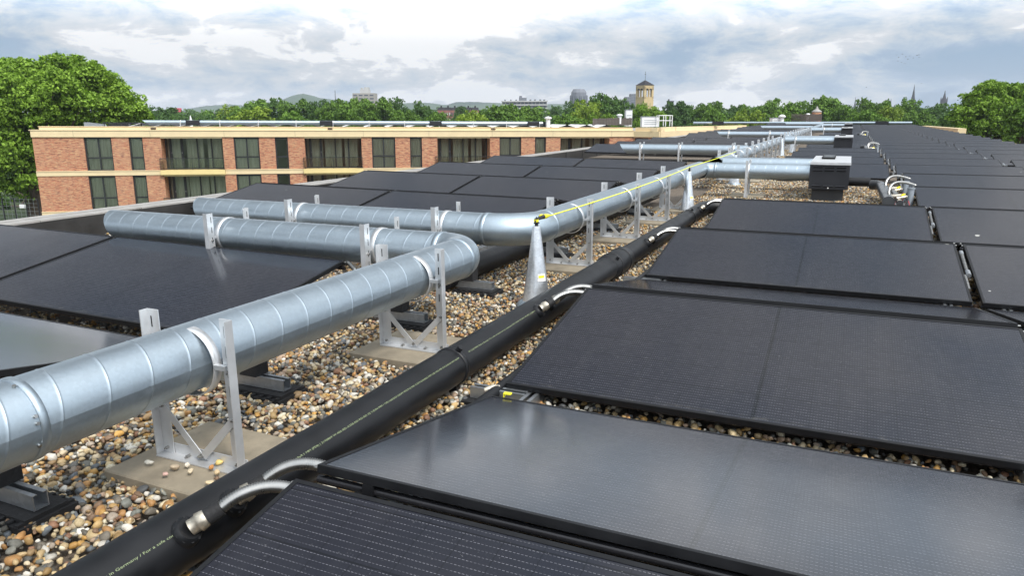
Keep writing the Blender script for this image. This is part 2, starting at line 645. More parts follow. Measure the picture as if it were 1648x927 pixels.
b0 = thing('flat_roofed_building', 'long flat roofed building under the camera covered in gravel and solar panels', 'building', (0, 0, 0))
obj('brick_wall', MB().box(ROOF_X0 + .05, ROOF_X1 - .05, ROOF_Y0, ROOF_Y1, GROUND, -0.35), M_BRICK, b0)
obj('roof_deck', MB().box(ROOF_X0 + .02, ROOF_X1 - .02, ROOF_Y0 - .02, ROOF_Y1 + .02, -0.35, -0.03), simple('roof_grit', (0.13, 0.105, 0.08), 0.95, 0, 0.5, 45, 0.8), b0)
mb = MB()
mb.box(-6.24, -6.20, ROOF_Y0, ROOF_Y1, -0.03, 0.186)
for k in range(60):                                   # folds of the membrane
    y = ROOF_Y0 + 0.5 + k * 1.2
    mb.tube([(-6.196, y, -0.02), (-6.190, y + 0.02, 0.09), (-6.198, y + 0.01, 0.185)], [0.022, 0.016, 0.010], 8)
obj('membrane_upstand', mb, M_MEMB, b0)
obj('parapet_core', MB().box(-6.44, -6.245, ROOF_Y0, ROOF_Y1, -0.03, 0.180), M_MEMB, b0)
cop = MB()
cop.box(0, 0.125, 0, 0.995, 0, 0.020)
cop.box(0.135, 0.275, 0.0, 0.995, 0.002, 0.017)
me = cop.mesh('coping_slab', M_COPING)
for k in range(60):
    link('coping_slab', me, b0, (-6.475, ROOF_Y0 + k * 1.0, 0.186 + (k % 3) * 0.001))
obj('roof_edge', MB().box(ROOF_X1 - 0.1, ROOF_X1, ROOF_Y0, ROOF_Y1, -0.03, 0.12), M_CREAM, b0)

# ------------------------------------------------------------------ gravel
def ico(sub):
    t = (1 + 5 ** .5) / 2
    v = [(-1, t, 0), (1, t, 0), (-1, -t, 0), (1, -t, 0), (0, -1, t), (0, 1, t), (0, -1, -t), (0, 1, -t), (t, 0, -1), (t, 0, 1), (-t, 0, -1), (-t, 0, 1)]
    f = [(0, 11, 5), (0, 5, 1), (0, 1, 7), (0, 7, 10), (0, 10, 11), (1, 5, 9), (5, 11, 4), (11, 10, 2), (10, 7, 6), (7, 1, 8), (3, 9, 4), (3, 4, 2), (3, 2, 6), (3, 6, 8), (3, 8, 9), (4, 9, 5), (2, 4, 11), (6, 2, 10), (8, 6, 7), (9, 8, 1)]
    v = [np.array(p) / np.linalg.norm(p) for p in v]
    for _ in range(sub):
        cache, nf = {}, []

        def mid(a, b):
            k = (min(a, b), max(a, b))
            if k not in cache:
                p = v[a] + v[b]
                v.append(p / np.linalg.norm(p))
                cache[k] = len(v) - 1
            return cache[k]
        for a, b, c in f:
            ab, bc, ca = mid(a, b), mid(b, c), mid(c, a)
            nf += [(a, ab, ca), (b, bc, ab), (c, ca, bc), (ab, bc, ca)]
        f = nf
    return np.array(v), np.array(f)


PAL = np.array([(0.46, 0.34, 0.18), (0.56, 0.43, 0.24), (0.36, 0.24, 0.12), (0.58, 0.33, 0.09), (0.60, 0.48, 0.28), (0.66, 0.56, 0.38), (0.72, 0.66, 0.50), (0.52, 0.36, 0.16), (0.42, 0.27, 0.11), (0.50, 0.27, 0.10), (0.62, 0.52, 0.36), (0.66, 0.63, 0.56),
                (0.13, 0.13, 0.12), (0.09, 0.095, 0.10), (0.19, 0.19, 0.165), (0.24, 0.25, 0.22), (0.17, 0.15, 0.12), (0.28, 0.15, 0.09),
                (0.24, 0.15, 0.09), (0.36, 0.30, 0.24), (0.11, 0.10, 0.08), (0.15, 0.17, 0.19), (0.47, 0.34, 0.24), (0.72, 0.69, 0.62)])


def pebble_shapes(sub, count):
    V, F = ico(sub)
    out = []
    for _ in range(count):
        s = V.copy()
        for _k in range(8):
            d = RNG.normal(size=3)
            d /= np.linalg.norm(d)
            cut = RNG.uniform(0.50, 0.88)
            h_ = s @ d
            over = np.maximum(h_ - cut, 0)
            s -= np.outer(over * 0.95, d)
        s *= 1 + RNG.normal(size=(len(V), 1)) * 0.03
        s *= np.array([RNG.uniform(0.9, 1.35), RNG.uniform(0.75, 1.0), RNG.uniform(0.5, 0.8)])
        out.append(s)
    return out, F


def stones(name, P, S, sub, mat=M_STONE, parent=None):
    n = len(P)
    shapes, F = pebble_shapes(sub, 14)
    nv = len(shapes[0])
    sh = np.array(shapes)[RNG.integers(0, 14, n)]
    a = RNG.uniform(0, 2 * np.pi, n)
    tx = RNG.normal(0, 0.45, n)
    ty = RNG.normal(0, 0.45, n)
    ca, sa = np.cos(a), np.sin(a)
    z = np.zeros(n)
    o = np.ones(n)
    Rz = np.array([[ca, -sa, z], [sa, ca, z], [z, z, o]]).transpose(2, 0, 1)
    Rx = np.array([[o, z, z], [z, np.cos(tx), -np.sin(tx)], [z, np.sin(tx), np.cos(tx)]]).transpose(2, 0, 1)
    Ry = np.array([[np.cos(ty), z, np.sin(ty)], [z, o, z], [-np.sin(ty), z, np.cos(ty)]]).transpose(2, 0, 1)
    Rm = Rx @ Ry @ Rz
    V = np.einsum('nij,nvj->nvi', Rm, sh) * S[:, None, None] + P[:, None, :]
    idx = (F[None, :, :] + (np.arange(n) * nv)[:, None, None]).reshape(-1)
    me = bpy.data.meshes.new(name)
    me.vertices.add(n * nv)
    me.vertices.foreach_set('co', V.reshape(-1).astype(np.float32))
    nf = n * len(F)
    me.loops.add(nf * 3)
    me.loops.foreach_set('vertex_index', idx.astype(np.int32))
    me.polygons.add(nf)
    me.polygons.foreach_set('loop_start', (np.arange(nf) * 3).astype(np.int32))
    me.polygons.foreach_set('loop_total', np.full(nf, 3, np.int32))
    me.polygons.foreach_set('use_smooth', np.ones(nf, bool))
    me.update(calc_edges=True)
    col = PAL[RNG.integers(0, len(PAL), n)] * RNG.uniform(0.75, 1.2, (n, 1))
    col = np.clip(col * 0.88, 0, 0.85)
    at_ = me.attributes.new('tint', 'FLOAT_COLOR', 'POINT')
    full = np.ones((n, nv, 4), np.float32)
    full[:, :, :3] = col[:, None, :]
    at_.data.foreach_set('color', full.reshape(-1))
    me.materials.append(mat)
    return link(name, me, parent)


def scatter(regions):
    P, S = [], []
    for x0, x1, y0, y1, dens in regions:
        n = int((x1 - x0) * (y1 - y0) * dens)
        xy = np.column_stack([RNG.uniform(x0, x1, n), RNG.uniform(y0, y1, n)])
        lay = RNG.random(n)
        s = np.exp(RNG.normal(math.log(0.0106), 0.28, n)).clip(0.007, 0.024)
        zz_ = -0.006 + lay * 0.022 + 0.006 * np.sin(xy[:, 0] * 9) * np.cos(xy[:, 1] * 7)
        P.append(np.column_stack([xy, zz_]))
        S.append(s)
    return np.concatenate(P), np.concatenate(S)


P, S = scatter([(-2.45, -0.95, 0.85, 2.5, 4600), (-0.95, 1.6, 1.15, 2.45, 2200)])
stuff(stones('gravel', P, S, 1))
P, S = scatter([(-2.60, -0.98, 2.5, 5.0, 3900), (-3.6, -2.4, 1.9, 2.5, 1800), (-6.0, -3.6, 1.9, 2.6, 900), (-1.0, 1.7, 3.2, 3.6, 900), (-2.6, -2.4, 0.8, 2.0, 1200)])
stuff(stones('gravel', P, S, 0))
P, S = scatter([(-2.45, -1.0, 5.0, 8.4, 2900), (-1.75, 2.2, 8.4, 12.6, 2100), (-3.6, -2.6, 3.0, 5.4, 900), (-6.1, -3.6, 3.0, 5.4, 500)])
stuff(stones('gravel', P, S * 1.12, 0))
P, S = scatter([(-2.4, -1.1, 11.2, 24, 700), (0.45, 0.95, 4.5, 8.5, 900)])
stuff(stones('gravel', P, S * 1.5, 0))

# ------------------------------------------------------------------ solar panels
PL, PW, PT = 1.76, 0.9535, 0.020
TILT = math.atan2(0.1644, 0.9392)


M_TUBE = simple('satin_black_tube', (0.03, 0.03, 0.034), 0.25, 0.4)


def make_panel(label, group):
    t = thing('solar_panel', label, 'solar panel', (0, 0, 0), 0, group)
    g = MB().box(0.012, PL - 0.012, 0.012, PW - 0.012, -0.006, -0.0015)
    obj('glass', g, M_PANEL, t)
    f = MB()
    f.box(0, PL, 0, 0.012, -PT, 0.0)
    f.box(0, PL, PW - 0.012, PW, -PT, 0.0)
    f.box(0, 0.012, 0.012, PW - 0.012, -PT, 0.0)
    f.box(PL - 0.012, PL, 0.012, PW - 0.012, -PT, 0.0)
    f.box(0.012, PL - 0.012, 0.012, PW - 0.012, -0.016, -0.008)
    obj('frame', f, M_FRAME, t)
    obj('rail_tube', MB().tube([(-0.005, 0.016, -0.028), (PL + 0.005, 0.016, -0.028)], 0.007, 8), M_TUBE, t)
    obj('rail_tube', MB().tube([(-0.005, PW - 0.016, -0.040), (PL + 0.005, PW - 0.016, -0.040)], 0.011, 10), M_TUBE, t)
    for x in (0.13, PL - 0.16):
        obj('rail_clamp', MB().box(x, x + 0.028, PW - 0.030, PW + 0.003, -0.058, -0.0205), M_FRAME, t)
    for x in (0.0, PL):
        obj('end_screw', MB().tube([(x - 0.010, PW - 0.006, -0.010), (x + 0.010, PW - 0.006, -0.010)], 0.005, 8), M_STEEL, t)
    return t


proto = make_panel('x', 'x')
used = [False]


def place_panel(x, y, z, facing, label, group, slope=0.0):
    """facing=1: low edge near the camera; facing=-1: high edge near, falling away"""
    if facing == 1:
        loc, rot = (x, y, z + slope * PL / 2), (TILT, slope, 0)
    else:
        rot = (TILT, -slope, math.pi)
        loc = (x + PL, y + PW * math.cos(TILT), z - slope * PL / 2)
    if not used[0]:
        used[0] = True
        proto.location, proto.rotation_euler = loc, rot
        proto['label'], proto['group'] = label, group
        return proto
    return dup(proto, loc, rot=rot, label=label, group=group)


PITCH, Y0, ZL = 2.0885, 2.3472, 0.08
COLX = [-1.0882, 0.7186, 2.66]
COLN = ['beside the pipe', 'middle column', 'outer column']
W_ = 0.9392
rn = 0
for k in range(-2, 31):
    y = Y0 + k * PITCH
    yr = y + W_
    names = {-2: 'cut off by the lower edge', -1: 'at the bottom edge with striped cells'}
    for ci, cx in enumerate(COLX):
        if ci == 0 and (k in (3, 4, 9, 15, 16, 23)):
            continue
        if ci == 2 and k < 0:
            continue
        x = cx if not (ci == 0 and k > 3) else -1.14
        gp = 'solar panels right of the ducts facing the camera'
        if k == -1 and ci == 0:
            lb = 'dark striped solar panel at the bottom edge beside the two silver hoses'
        elif k == -1 and ci == 1:
            lb = 'solar panel at the bottom right corner, mostly below the frame'
        elif k == 0 and ci == 0:
            lb = 'large dark finely striped solar panel right of the silver cone, over a gravel gap'
        elif k == 1 and ci == 0:
            lb = 'dark gridded solar panel directly in front of the farthest black panel before the fan box'
        elif k == 2 and ci == 0:
            lb = 'dark solar panel with a small pale mark, just before the gravel and fan box'
        else:
            lb = 'panel sloping to the viewer, %s row from the front, %s' % (ordn(k + 2), COLN[ci])
        if k >= -1:
            place_panel(x, y, ZL, 1, lb, gp)
        if k <= 4 and not (k == 2 and False):
            gb = 'solar panels right of the ducts facing away'
            if k == -1 and ci == 0:
                lb = 'bright glossy solar panel reflecting the white sky at the lower right'
            elif k == 0 and ci == 0:
                lb = 'grey strip of solar panel falling away behind the large striped panel'
            else:
                lb = 'solar panel falling away behind the %s row ridge, %s' % (ordn(k + 2), COLN[ci])
            if k >= -1:
                place_panel(x, yr + 0.0761, ZL, -1, lb, gb)

LX = [-2.4268 - PL, -2.4268 - 2 * PL - 0.029]
LN = ['walkway side', 'parapet side']


def lz(x):
    return ZL + 0.0543 + 0.0108 * (-(x + PL / 2) - 2.5)


for ci, x in enumerate(LX):
    place_panel(x, 3.1708 - W_, lz(x), 1,
                ['big dark solar panel at left between the near duct and the first side branch',
                 'dark solar panel cut by the left edge of the photo beside the parapet'][ci], 'solar panels left of the ducts facing the camera', 0.0108)
    place_panel(x, 3.1708 - 2 * W_ - 0.09 - 0.05, lz(x), -1,
                ['pale shining solar panel at the left edge behind the near duct',
                 'solar panel facing away beyond the left edge of the photo'][ci], 'solar panels left of the ducts facing away', 0.0108)
row = 0
LDUCTS = (15.3, 27.8, 42.0, 58.0)
for k in range(0, 31):
    yr = 6.32 + 2.0365 * k
    if any(yr - W_ - 0.45 < d < yr + 1.15 for d in LDUCTS):
        continue
    for ci, x in enumerate(LX):
        place_panel(x, yr - W_, lz(x), 1, 'panel left of the ducts, %s row past the second branch, %s' % (ordn(row), LN[ci]),
                    'solar panels left of the ducts facing the camera', 0.0108)
        if k < 3:
            place_panel(x, yr + 0.07, lz(x), -1, 'panel facing away left of the ducts, %s row, %s' % (ordn(row), LN[ci]),
                        'solar panels left of the ducts facing away', 0.0108)
    row += 1

# galvanised rails the panels stand on
rail_m = MB()
rail_m.box(-0.022, 0.022, 0, 8.0, 0, 0.004)
rail_m.box(-0.022, -0.019, 0, 8.0, 0.004, 0.040)
rail_m.box(0.019, 0.022, 0, 8.0, 0.004, 0.040)
rail_m.box(-0.022, -0.008, 0, 8.0, 0.0405, 0.0435)
rail_m.box(0.008, 0.022, 0, 8.0, 0.0405, 0.0435)
rme = rail_m.mesh('mounting_rail', M_GALV)
for i, (x, lab) in enumerate([(-0.98, 'galvanised mounting rail under the left ends of the near panels'), (0.56, 'galvanised mounting rail under the right ends of the near panels'),
                              (0.83, 'galvanised mounting rail under the left ends of the middle panel column'), (2.37, 'galvanised mounting rail under the right ends of the middle panel column'),
                              (-2.56, 'galvanised mounting rail under the left field beside the walkway')]):
    tag(link('mounting_rail', rme, None, (x, 0.5 if i < 4 else 1.0, 0.012)), lab, 'rail', 'mounting rails under the panels')
# low ridge brackets in the gaps of the near rows
for k in range(-1, 3):
    y = Y0 + k * PITCH
    for x in (-0.98, 0.56, 0.83, 2.37):
        if x > 0.6 and k < 0:
            continue
        t = thing('panel_bracket', 'galvanised bracket holding the ridge of the %s row, at %s' % (ordn(k + 2), {-0.98: 'its left end by the pipe', 0.56: 'its right end', 0.83: 'the left of the next column', 2.37: 'the right of the next column'}[x]), 'bracket', (x, y + W_ + 0.038, 0.055), 0, 'galvanised ridge brackets')
        m_ = MB()
        m_.box(-0.02, 0.02, -0.034, -0.031, 0, 0.135)
        m_.box(-0.02, 0.02, 0.031, 0.034, 0, 0.135)
        m_.box(-0.02, 0.02, -0.031, 0.031, 0.0, 0.003)
        obj('upright', m_, M_GALV, t)
        m_ = MB()
        m_.bar((0, -0.03, 0.01), (0, -0.30, 0.045), 0.03, 0.003)
        m_.bar((0, 0.03, 0.01), (0, 0.30, 0.045), 0.03, 0.003)
        obj('brace', m_, M_GALV, t)
tag(obj('edge_clip', MB().box(-0.014, 0.014, -0.009, 0.009, 0, 0.004).box(-0.014, -0.011, -0.009, 0.009, -0.012, 0), M_YELLOW, None, (-1.03, 2.235, 0.086), (0, 0, 0.1)),
    'small yellow plastic clip at the far corner of the bright glossy panel', 'clip')

# ------------------------------------------------------------------ ducts
def spiral(length, r, pitch=0.125, seg=40, cut0=0.0, cut1=0.0, hand=1):
    """duct along +Y from 0 to length; cut = mitre shift of the top at either end"""
    m = MB()
    fr = [(0.0, 0.0), (0.012, 0.0009), (0.024, 0.0009), (0.036, 0.0), (0.06, 0.0), (0.5, 0.0), (0.95, 0.0)]
    nt_ = int(length / pitch) + 3
    rings = []
    for t in range(-1, nt_):
        for a, dr in fr:
            rings.append(((t + a) * pitch, dr))
    vs = []
    n = len(rings)
    for ax, dr in rings:
        for j in range(seg + 1):
            an = 2 * math.pi * j / seg
            yy = ax + hand * pitch * j / seg
            zt = math.sin(an)
            lo = cut0 * (1 - zt) / 2
            hi = length - cut1 * (1 - zt) / 2
            yc = min(max(yy, lo), hi)
            vs.append(((r + dr) * math.cos(an), yc, (r + dr) * math.sin(an)))
    fs = []
    for i in range(n - 1):
        for j in range(seg):
            a = i * (seg + 1) + j
            p, q = vs[a], vs[a + seg + 1]
            p2, q2 = vs[a + 1], vs[a + seg + 2]
            if abs(p[1] - q[1]) < 1e-7 and abs(p2[1] - q2[1]) < 1e-7:
                continue
            fs.append((a, a + seg + 1, a + seg + 2, a + 1))
    m.add(vs, fs, 0, True)
    return m


def ring(m, c, d, r, wd, dr, seg=40, mi=0):
    c, d = Vector(c), Vector(d).normalized()
    h_ = d * wd / 2
    m.tube([c - h_, c - h_ * 0.9, c + h_ * 0.9, c + h_], [r, r + dr, r + dr, r], seg, mi, caps=False)


def elbow(r, bend, a0, a1, seg=40, n=14, inner=False):
    """bend centred on the origin in the XY plane, from angle a0 to a1"""
    pts = []
    for i in range(n + 1):
        a = a0 + (a1 - a0) * i / n
        pts.append((bend * math.cos(a), bend * math.sin(a), 0))
    m = MB().tube(pts, r, seg, caps=False)
    return m


RD = 0.100
ZD = 0.363


def duct_y(parent, x, y0, y1, z=ZD, r=RD, c0=0, c1=0, pitch=0.125):
    o = obj('duct_section', spiral(y1 - y0, r, pitch, 40, c0, c1), M_DUCT, parent, (x, y0, z))
    return o


def duct_x(parent, y, x0, x1, z=ZD, r=RD, c0=0, c1=0, pitch=0.125):
    """from x0 (right) to x1 (left)"""
    o = obj('duct_section', spiral(x0 - x1, r, pitch, 40, c0, c1), M_DUCT, parent, (x0, y, z), (0, 0, math.pi / 2))
    return o


def collar(parent, c, d, r=RD, wd=0.03):
    m = MB()
    ring(m, c, d, r, wd, 0.004)
    return obj('joint_collar', m, M_DUCT, parent)


XD = -1.72
BR = 0.17
# near duct
t = thing('ventilation_duct', 'thick galvanised spiral duct from the lower left corner, bending left at its far end', 'duct', (0, 0, 0))
ya = 3.30
duct_y(t, XD, -1.6, ya - BR)
e = elbow(RD + 0.001, BR, 0, math.pi / 2)
obj('duct_elbow', e, M_DUCT, t, (XD - BR, ya - BR, ZD))
collar(t, (XD, ya - BR + 0.005, ZD), (0, 1, 0))
collar(t, (XD - BR - 0.005, ya, ZD), (1, 0, 0))
collar(t, (XD, 0.985, ZD), (0, 1, 0), RD, 0.022)
duct_x(t, ya, XD - BR, -4.37, c1=0.09)
m = MB()
for an in (0.15, 0.32, 1.2, -0.4):
    d = Vector((math.cos(an), 0, math.sin(an)))
    p = Vector((XD, 0.968, ZD)) + d * RD
    m.tube([p, p + d * 0.005], 0.0045, 8)
obj('rivet', m, M_STEEL, t)
obj('end_cap', MB().lathe([(0.001, 0.0), (0.05, 0.006), (0.085, 0.0), (0.092, -0.03)], 32), M_DUCT, t, (-4.31, ya, ZD - 0.004), (0, -math.pi / 2 - 0.32, 0))

# second duct: left branch, elbow, long run, tee, cross run to the fan box
t2 = thing('ventilation_duct', 'long galvanised spiral duct curving past the cone and running to the first fan box', 'duct', (0, 0, 0))
yb = 4.08
BR2 = 0.26
duct_x(t2, yb, XD - 0.02 - BR2, -4.43, c1=0.09)
obj('duct_elbow', elbow(RD + 0.002, BR2, -math.pi / 2, 0), M_DUCT, t2, (XD - 0.02 - BR2, yb + BR2, ZD))
collar(t2, (XD - 0.02 - BR2 - 0.01, yb, ZD), (1, 0, 0))
collar(t2, (XD - 0.02, yb + BR2 + 0.01, ZD), (0, 1, 0))
duct_y(t2, XD - 0.02, yb + BR2, 9.78)
yc = 9.95
obj('duct_elbow', elbow(RD + 0.002, 0.17, math.pi, math.pi / 2), M_DUCT, t2, (XD - 0.02 + 0.17, yc - 0.17, ZD - 0.02))
duct_x(t2, yc, -0.39, XD + 0.12, z=ZD - 0.02)
m = MB()
ring(m, (-1.56, yc, ZD - 0.02), (1, 0, 0), RD, 0.03, 0.004)
ring(m, (-1.535, yc, ZD - 0.02), (1, 0, 0), RD, 0.006, 0.008)
obj('joint_collar', m, M_DUCT, t2)
obj('end_cap', MB().lathe([(0.001, 0.0), (0.05, 0.006), (0.085, 0.0), (0.092, -0.03)], 32), M_DUCT, t2, (-4.37, yb, ZD - 0.004), (0, -math.pi / 2 - 0.32, 0))


def far_duct(label, segs, mitre_at=None):
    t = thing('ventilation_duct', label, 'duct', (0, 0, 0))
    for s in segs:
        if s[0] == 'y':
            duct_y(t, s[1], s[2], s[3], pitch=0.17)
        else:
            duct_x(t, s[1], s[2], s[3], c1=s[4] if len(s) > 4 else 0, pitch=0.17)
    return t


far_duct('galvanised duct behind the first fan box duct, starting the second long run away', [('x', 10.95, -0.40, -1.62), ('y', XD, 10.87, 21.6), ('x', 21.6, -0.30, -1.62)])
far_duct('galvanised branch duct crossing above the left panels, third from the camera, with slanted end', [('x', 15.3, XD - 0.08, -4.40, 0.16)])
far_duct('third long galvanised duct run, leading to the third fan box', [('x', 22.6, -0.32, -1.62), ('y', XD, 22.5, 36.0), ('x', 36.0, -0.30, -1.62)])
far_duct('galvanised branch duct crossing the left panels, fourth from the camera', [('x', 27.8, XD - 0.08, -4.40, 0.2)])
far_duct('fourth long galvanised duct run, leading to the farthest fan box', [('x', 37.1, -0.32, -1.62), ('y', XD, 37.0, 51.0), ('x', 51.0, -0.30, -1.62)])
far_duct('galvanised branch duct crossing the left panels, fifth from the camera', [('x', 42.0, XD - 0.08, -4.40, 0.2)])
far_duct('farthest galvanised branch duct crossing the left panels near the roof end', [('x', 58.0, XD - 0.08, -4.40, 0.2)])
far_duct('pale galvanised duct lying across the far end of the whole roof', [('x', 66.0, 4.3, -12.5)])


# ------------------------------------------------------------------ duct cradles
def make_cradle(label, group):
    """aluminium frame straddling a duct that runs along Y; origin on the paver under the duct"""
    t = thing('duct_cradle', label, 'duct support', (0, 0, 0), 0, group)
    hw, H = 0.144, 0.465
    b = MB()
    b.box(-hw - 0.02, hw + 0.03, -0.005, 0.035, 0.0, 0.0035)
    b.box(-hw - 0.02, hw + 0.03, 0.031, 0.0345, 0.0035, 0.036)
    obj('base_rail', b, M_ALU, t)
    for s in (-1, 1):
        l = MB()
        x = s * hw
        l.box(x - 0.023, x + 0.023, 0.026, 0.0295, 0.004, H)
        xe = x + 0.0195 if s > 0 else x - 0.023
        l.box(xe, xe + 0.0035, 0.000, 0.026, 0.004, H)
        o = obj('leg', l, M_ALU, t)
        q = MB()
        for zz_ in (H - 0.055, H - 0.115, H - 0.175, H - 0.235):
            q.box(x - 0.0085, x - 0.0045, 0.0250, 0.0302, zz_, zz_ + 0.034)
        stuff(obj('slot', q, M_SLOT, o))
    for s in (-1, 1):
        l = MB()
        l.bar((s * hw, 0.024, 0.165), (s * 0.012, 0.024 - 0.003 * s, 0.022), 0.0035, 0.026, up=(0, 1, 0))
        l = MB()
        a, bb = Vector((s * hw, 0.0225 - 0.002 * s, 0.160)), Vector((s * 0.010, 0.0225 - 0.002 * s, 0.022))
        d = (bb - a).normalized()
        nrm_ = Vector((-d.z, 0, d.x)) * 0.012
        vs = []
        for p in (a, bb):
            for yy in (-0.0016, 0.0016):
                vs += [p + nrm_ + Vector((0, yy, 0)), p - nrm_ + Vector((0, yy, 0))]
        l.add(vs, [(0, 1, 3, 2), (4, 6, 7, 5), (0, 4, 5, 1), (2, 3, 7, 6), (0, 2, 6, 4), (1, 5, 7, 3)])
        obj('brace', l, M_ALU, t)
    bt = MB()
    for x, z in ((-hw, 0.02), (hw, 0.02), (0.0, 0.02), (hw, 0.16), (-hw, 0.16), (hw, H - 0.16), (0.06, 0.006), (-0.06, 0.006)):
        bt.tube([(x, 0.018, z + 0.001), (x, 0.040, z + 0.001)], 0.0055, 8)
        bt.tube([(x, 0.012, z + 0.001), (x, 0.018, z + 0.001)], 0.003, 6)
    stuff(obj('bolt', bt, M_STEEL, t))
    bd = MB()
    ring(bd, (0, 0.024, ZD - 0.04), (0, 1, 0), RD, 0.030, 0.004)
    obj('clamp_band', bd, M_BAND, t)
    for s in (-1, 1):
        x0_, x1_ = sorted((s * RD, s * (hw - 0.002)))
        obj('clamp_lug', MB().box(x0_, x1_, 0.009, 0.0245, ZD - 0.048, ZD - 0.034), M_BAND, t)
    return t


cr0 = make_cradle('aluminium duct cradle on the nearest paver, its tall leg in front of the duct', 'aluminium cradles holding the ducts')
cr0.location = (XD + 0.018, 1.455, 0.033)
CG = 'aluminium cradles holding the ducts'
dup(cr0, (XD + 0.012, 2.675, 0.033), 0, 'second aluminium duct cradle, just before the near duct bends left', CG)
for i, y in enumerate([4.76, 6.02, 7.17, 8.20]):
    dup(cr0, (XD, y, 0.033), 0, 'aluminium cradle on the long duct, %s one beyond the silver cone' % ordn(i), CG)
for x, y, lb in [(-3.37, ya, 'aluminium cradle at the outer end of the nearest side branch'), (-2.27, ya, 'aluminium cradle between the panel corner and the near duct bend'),
                 (-3.45, yb, 'aluminium cradle at the outer end of the second side branch'), (-2.30, yb, 'aluminium cradle on the second side branch near the bend'),
                 (-1.15, yc, 'aluminium cradle under the middle of the duct into the first fan box'),
                 (-1.33, 21.6, 'distant aluminium cradle under the duct into the second fan box')]:
    dup(cr0, (x - 0.02, y, 0.04 if y != yc else 0.02), -math.pi / 2, lb, CG)
for i in range(3):
    dup(cr0, ([-3.95, -3.15, -2.1][i], 15.3, 0.04), -math.pi / 2, 'distant aluminium cradle on the third branch duct, %s from its open end' % ordn(i), CG)
for i in range(9):
    dup(cr0, (XD, 12.1 + i * 1.1, 0.04), 0, 'distant aluminium cradle in the dense row beyond the first fan box, %s in the row' % ordn(i), CG)
for i in range(10):
    dup(cr0, (XD, 23.6 + i * 1.25, 0.04), 0, 'far aluminium cradle beyond the second fan box, %s in the row' % ordn(i), CG)
for i in range(4):
    dup(cr0, ([-4.0, -2.6, -1.1, -1.1][i], [27.8, 27.8, 36.0, 51.0][i], 0.04), -math.pi / 2, 'tiny far cradle on %s' % ['the outer end of the fourth branch duct', 'the inner end of the fourth branch duct', 'the duct into the third fan box', 'the duct into the farthest fan box'][i], CG)

pv = MB()
vs = []
for z, ins in ((-0.01, 0.0), (0.028, 0.0), (0.032, 0.004)):
    vs += [(-0.21 + ins, -0.20 + ins, z), (0.21 - ins, -0.20 + ins, z), (0.21 - ins, 0.20 - ins, z), (-0.21 + ins, 0.20 - ins, z)]
fs = [(3, 2, 1, 0), (8, 9, 10, 11)]
for a in (0, 4):
    for j in range(4):
        fs.append((a + j, a + (j + 1) % 4, a + 4 + (j + 1) % 4, a + 4 + j))
pv.add(vs, fs)
pme = pv.mesh('concrete_paver', M_CONC)
PG = 'concrete pavers under the duct cradles'
for x, y, lb in [(-1.72, 1.52, 'concrete paver with loose pebbles under the nearest cradle'), (-1.73, 2.73, 'concrete paver under the second cradle'),
                 (-1.70, 4.76, 'concrete paver under the cradle just behind the silver cone'), (-1.74, 6.02, 'concrete paver under the second cradle behind the cone'),
                 (-1.74, 7.17, 'concrete paver under the third cradle behind the cone'), (-1.74, 8.20, 'concrete paver under the fourth cradle behind the cone'),
                 (-1.15, 10.05, 'concrete paver in the gravel before the first fan box')]:
    tag(link('concrete_paver', pme, None, (x, y, 0.0), (0, 0, random.uniform(-.03, .03))), lb, 'paver', PG)
for i in range(6):
    tag(link('concrete_paver', pme, None, (-1.45 + 0.05 * (i % 2), 12.3 + i * 1.3, 0.0), (0, 0, random.uniform(-.2, .2))), 'distant concrete paver beside the dense cradle row, %s one' % ordn(i), 'paver', PG)

# loose pebbles on the nearest paver
Vp, Fp = ico(1)
PEB = [(352, 757 - 20, 'small dark pebble'), (240, 744, 'flat pale grey pebble'), (281, 752, 'tan pebble'), (302, 748, 'long white pebble'), (307, 758, 'cream flat pebble'), (266, 763, 'pinkish pebble'),
       (340, 752, 'orange brown pebble'), (352, 744, 'yellow pebble'), (349, 760, 'light tan pebble'), (337, 776, 'long cream pebble'), (348, 770, 'brown pebble'), (323, 735, 'grey green pebble')]
PC = [(0.1, 0.09, 0.08), (0.5, 0.48, 0.42), (0.42, 0.34, 0.24), (0.68, 0.62, 0.52), (0.6, 0.5, 0.35), (0.5, 0.33, 0.28), (0.5, 0.24, 0.08), (0.62, 0.46, 0.16), (0.55, 0.42, 0.25), (0.6, 0.48, 0.3), (0.16, 0.1, 0.06), (0.2, 0.2, 0.17)]
for (u, v, lb), colr in zip(PEB, PC):
    d = ROT @ Vector((u - 824, -(v - 463.5), -FPX))
    p = EYE + d * ((0.047 - EYE.z) / d.z)
    sh, F_ = pebble_shapes(1, 1)
    m = MB()
    s = random.uniform(0.010, 0.014)
    m.add([tuple(q * s) for q in sh[0]], [tuple(int(i) for i in f) for f in F_], 0, True)
    tag(obj('pebble', m, simple('pebble_stone', colr, 0.6, 0, 0.25, 90), None, p, (0, 0, random.uniform(0, 6))), lb + ' lying on the nearest concrete paver', 'pebble', 'loose pebbles on the nearest paver')


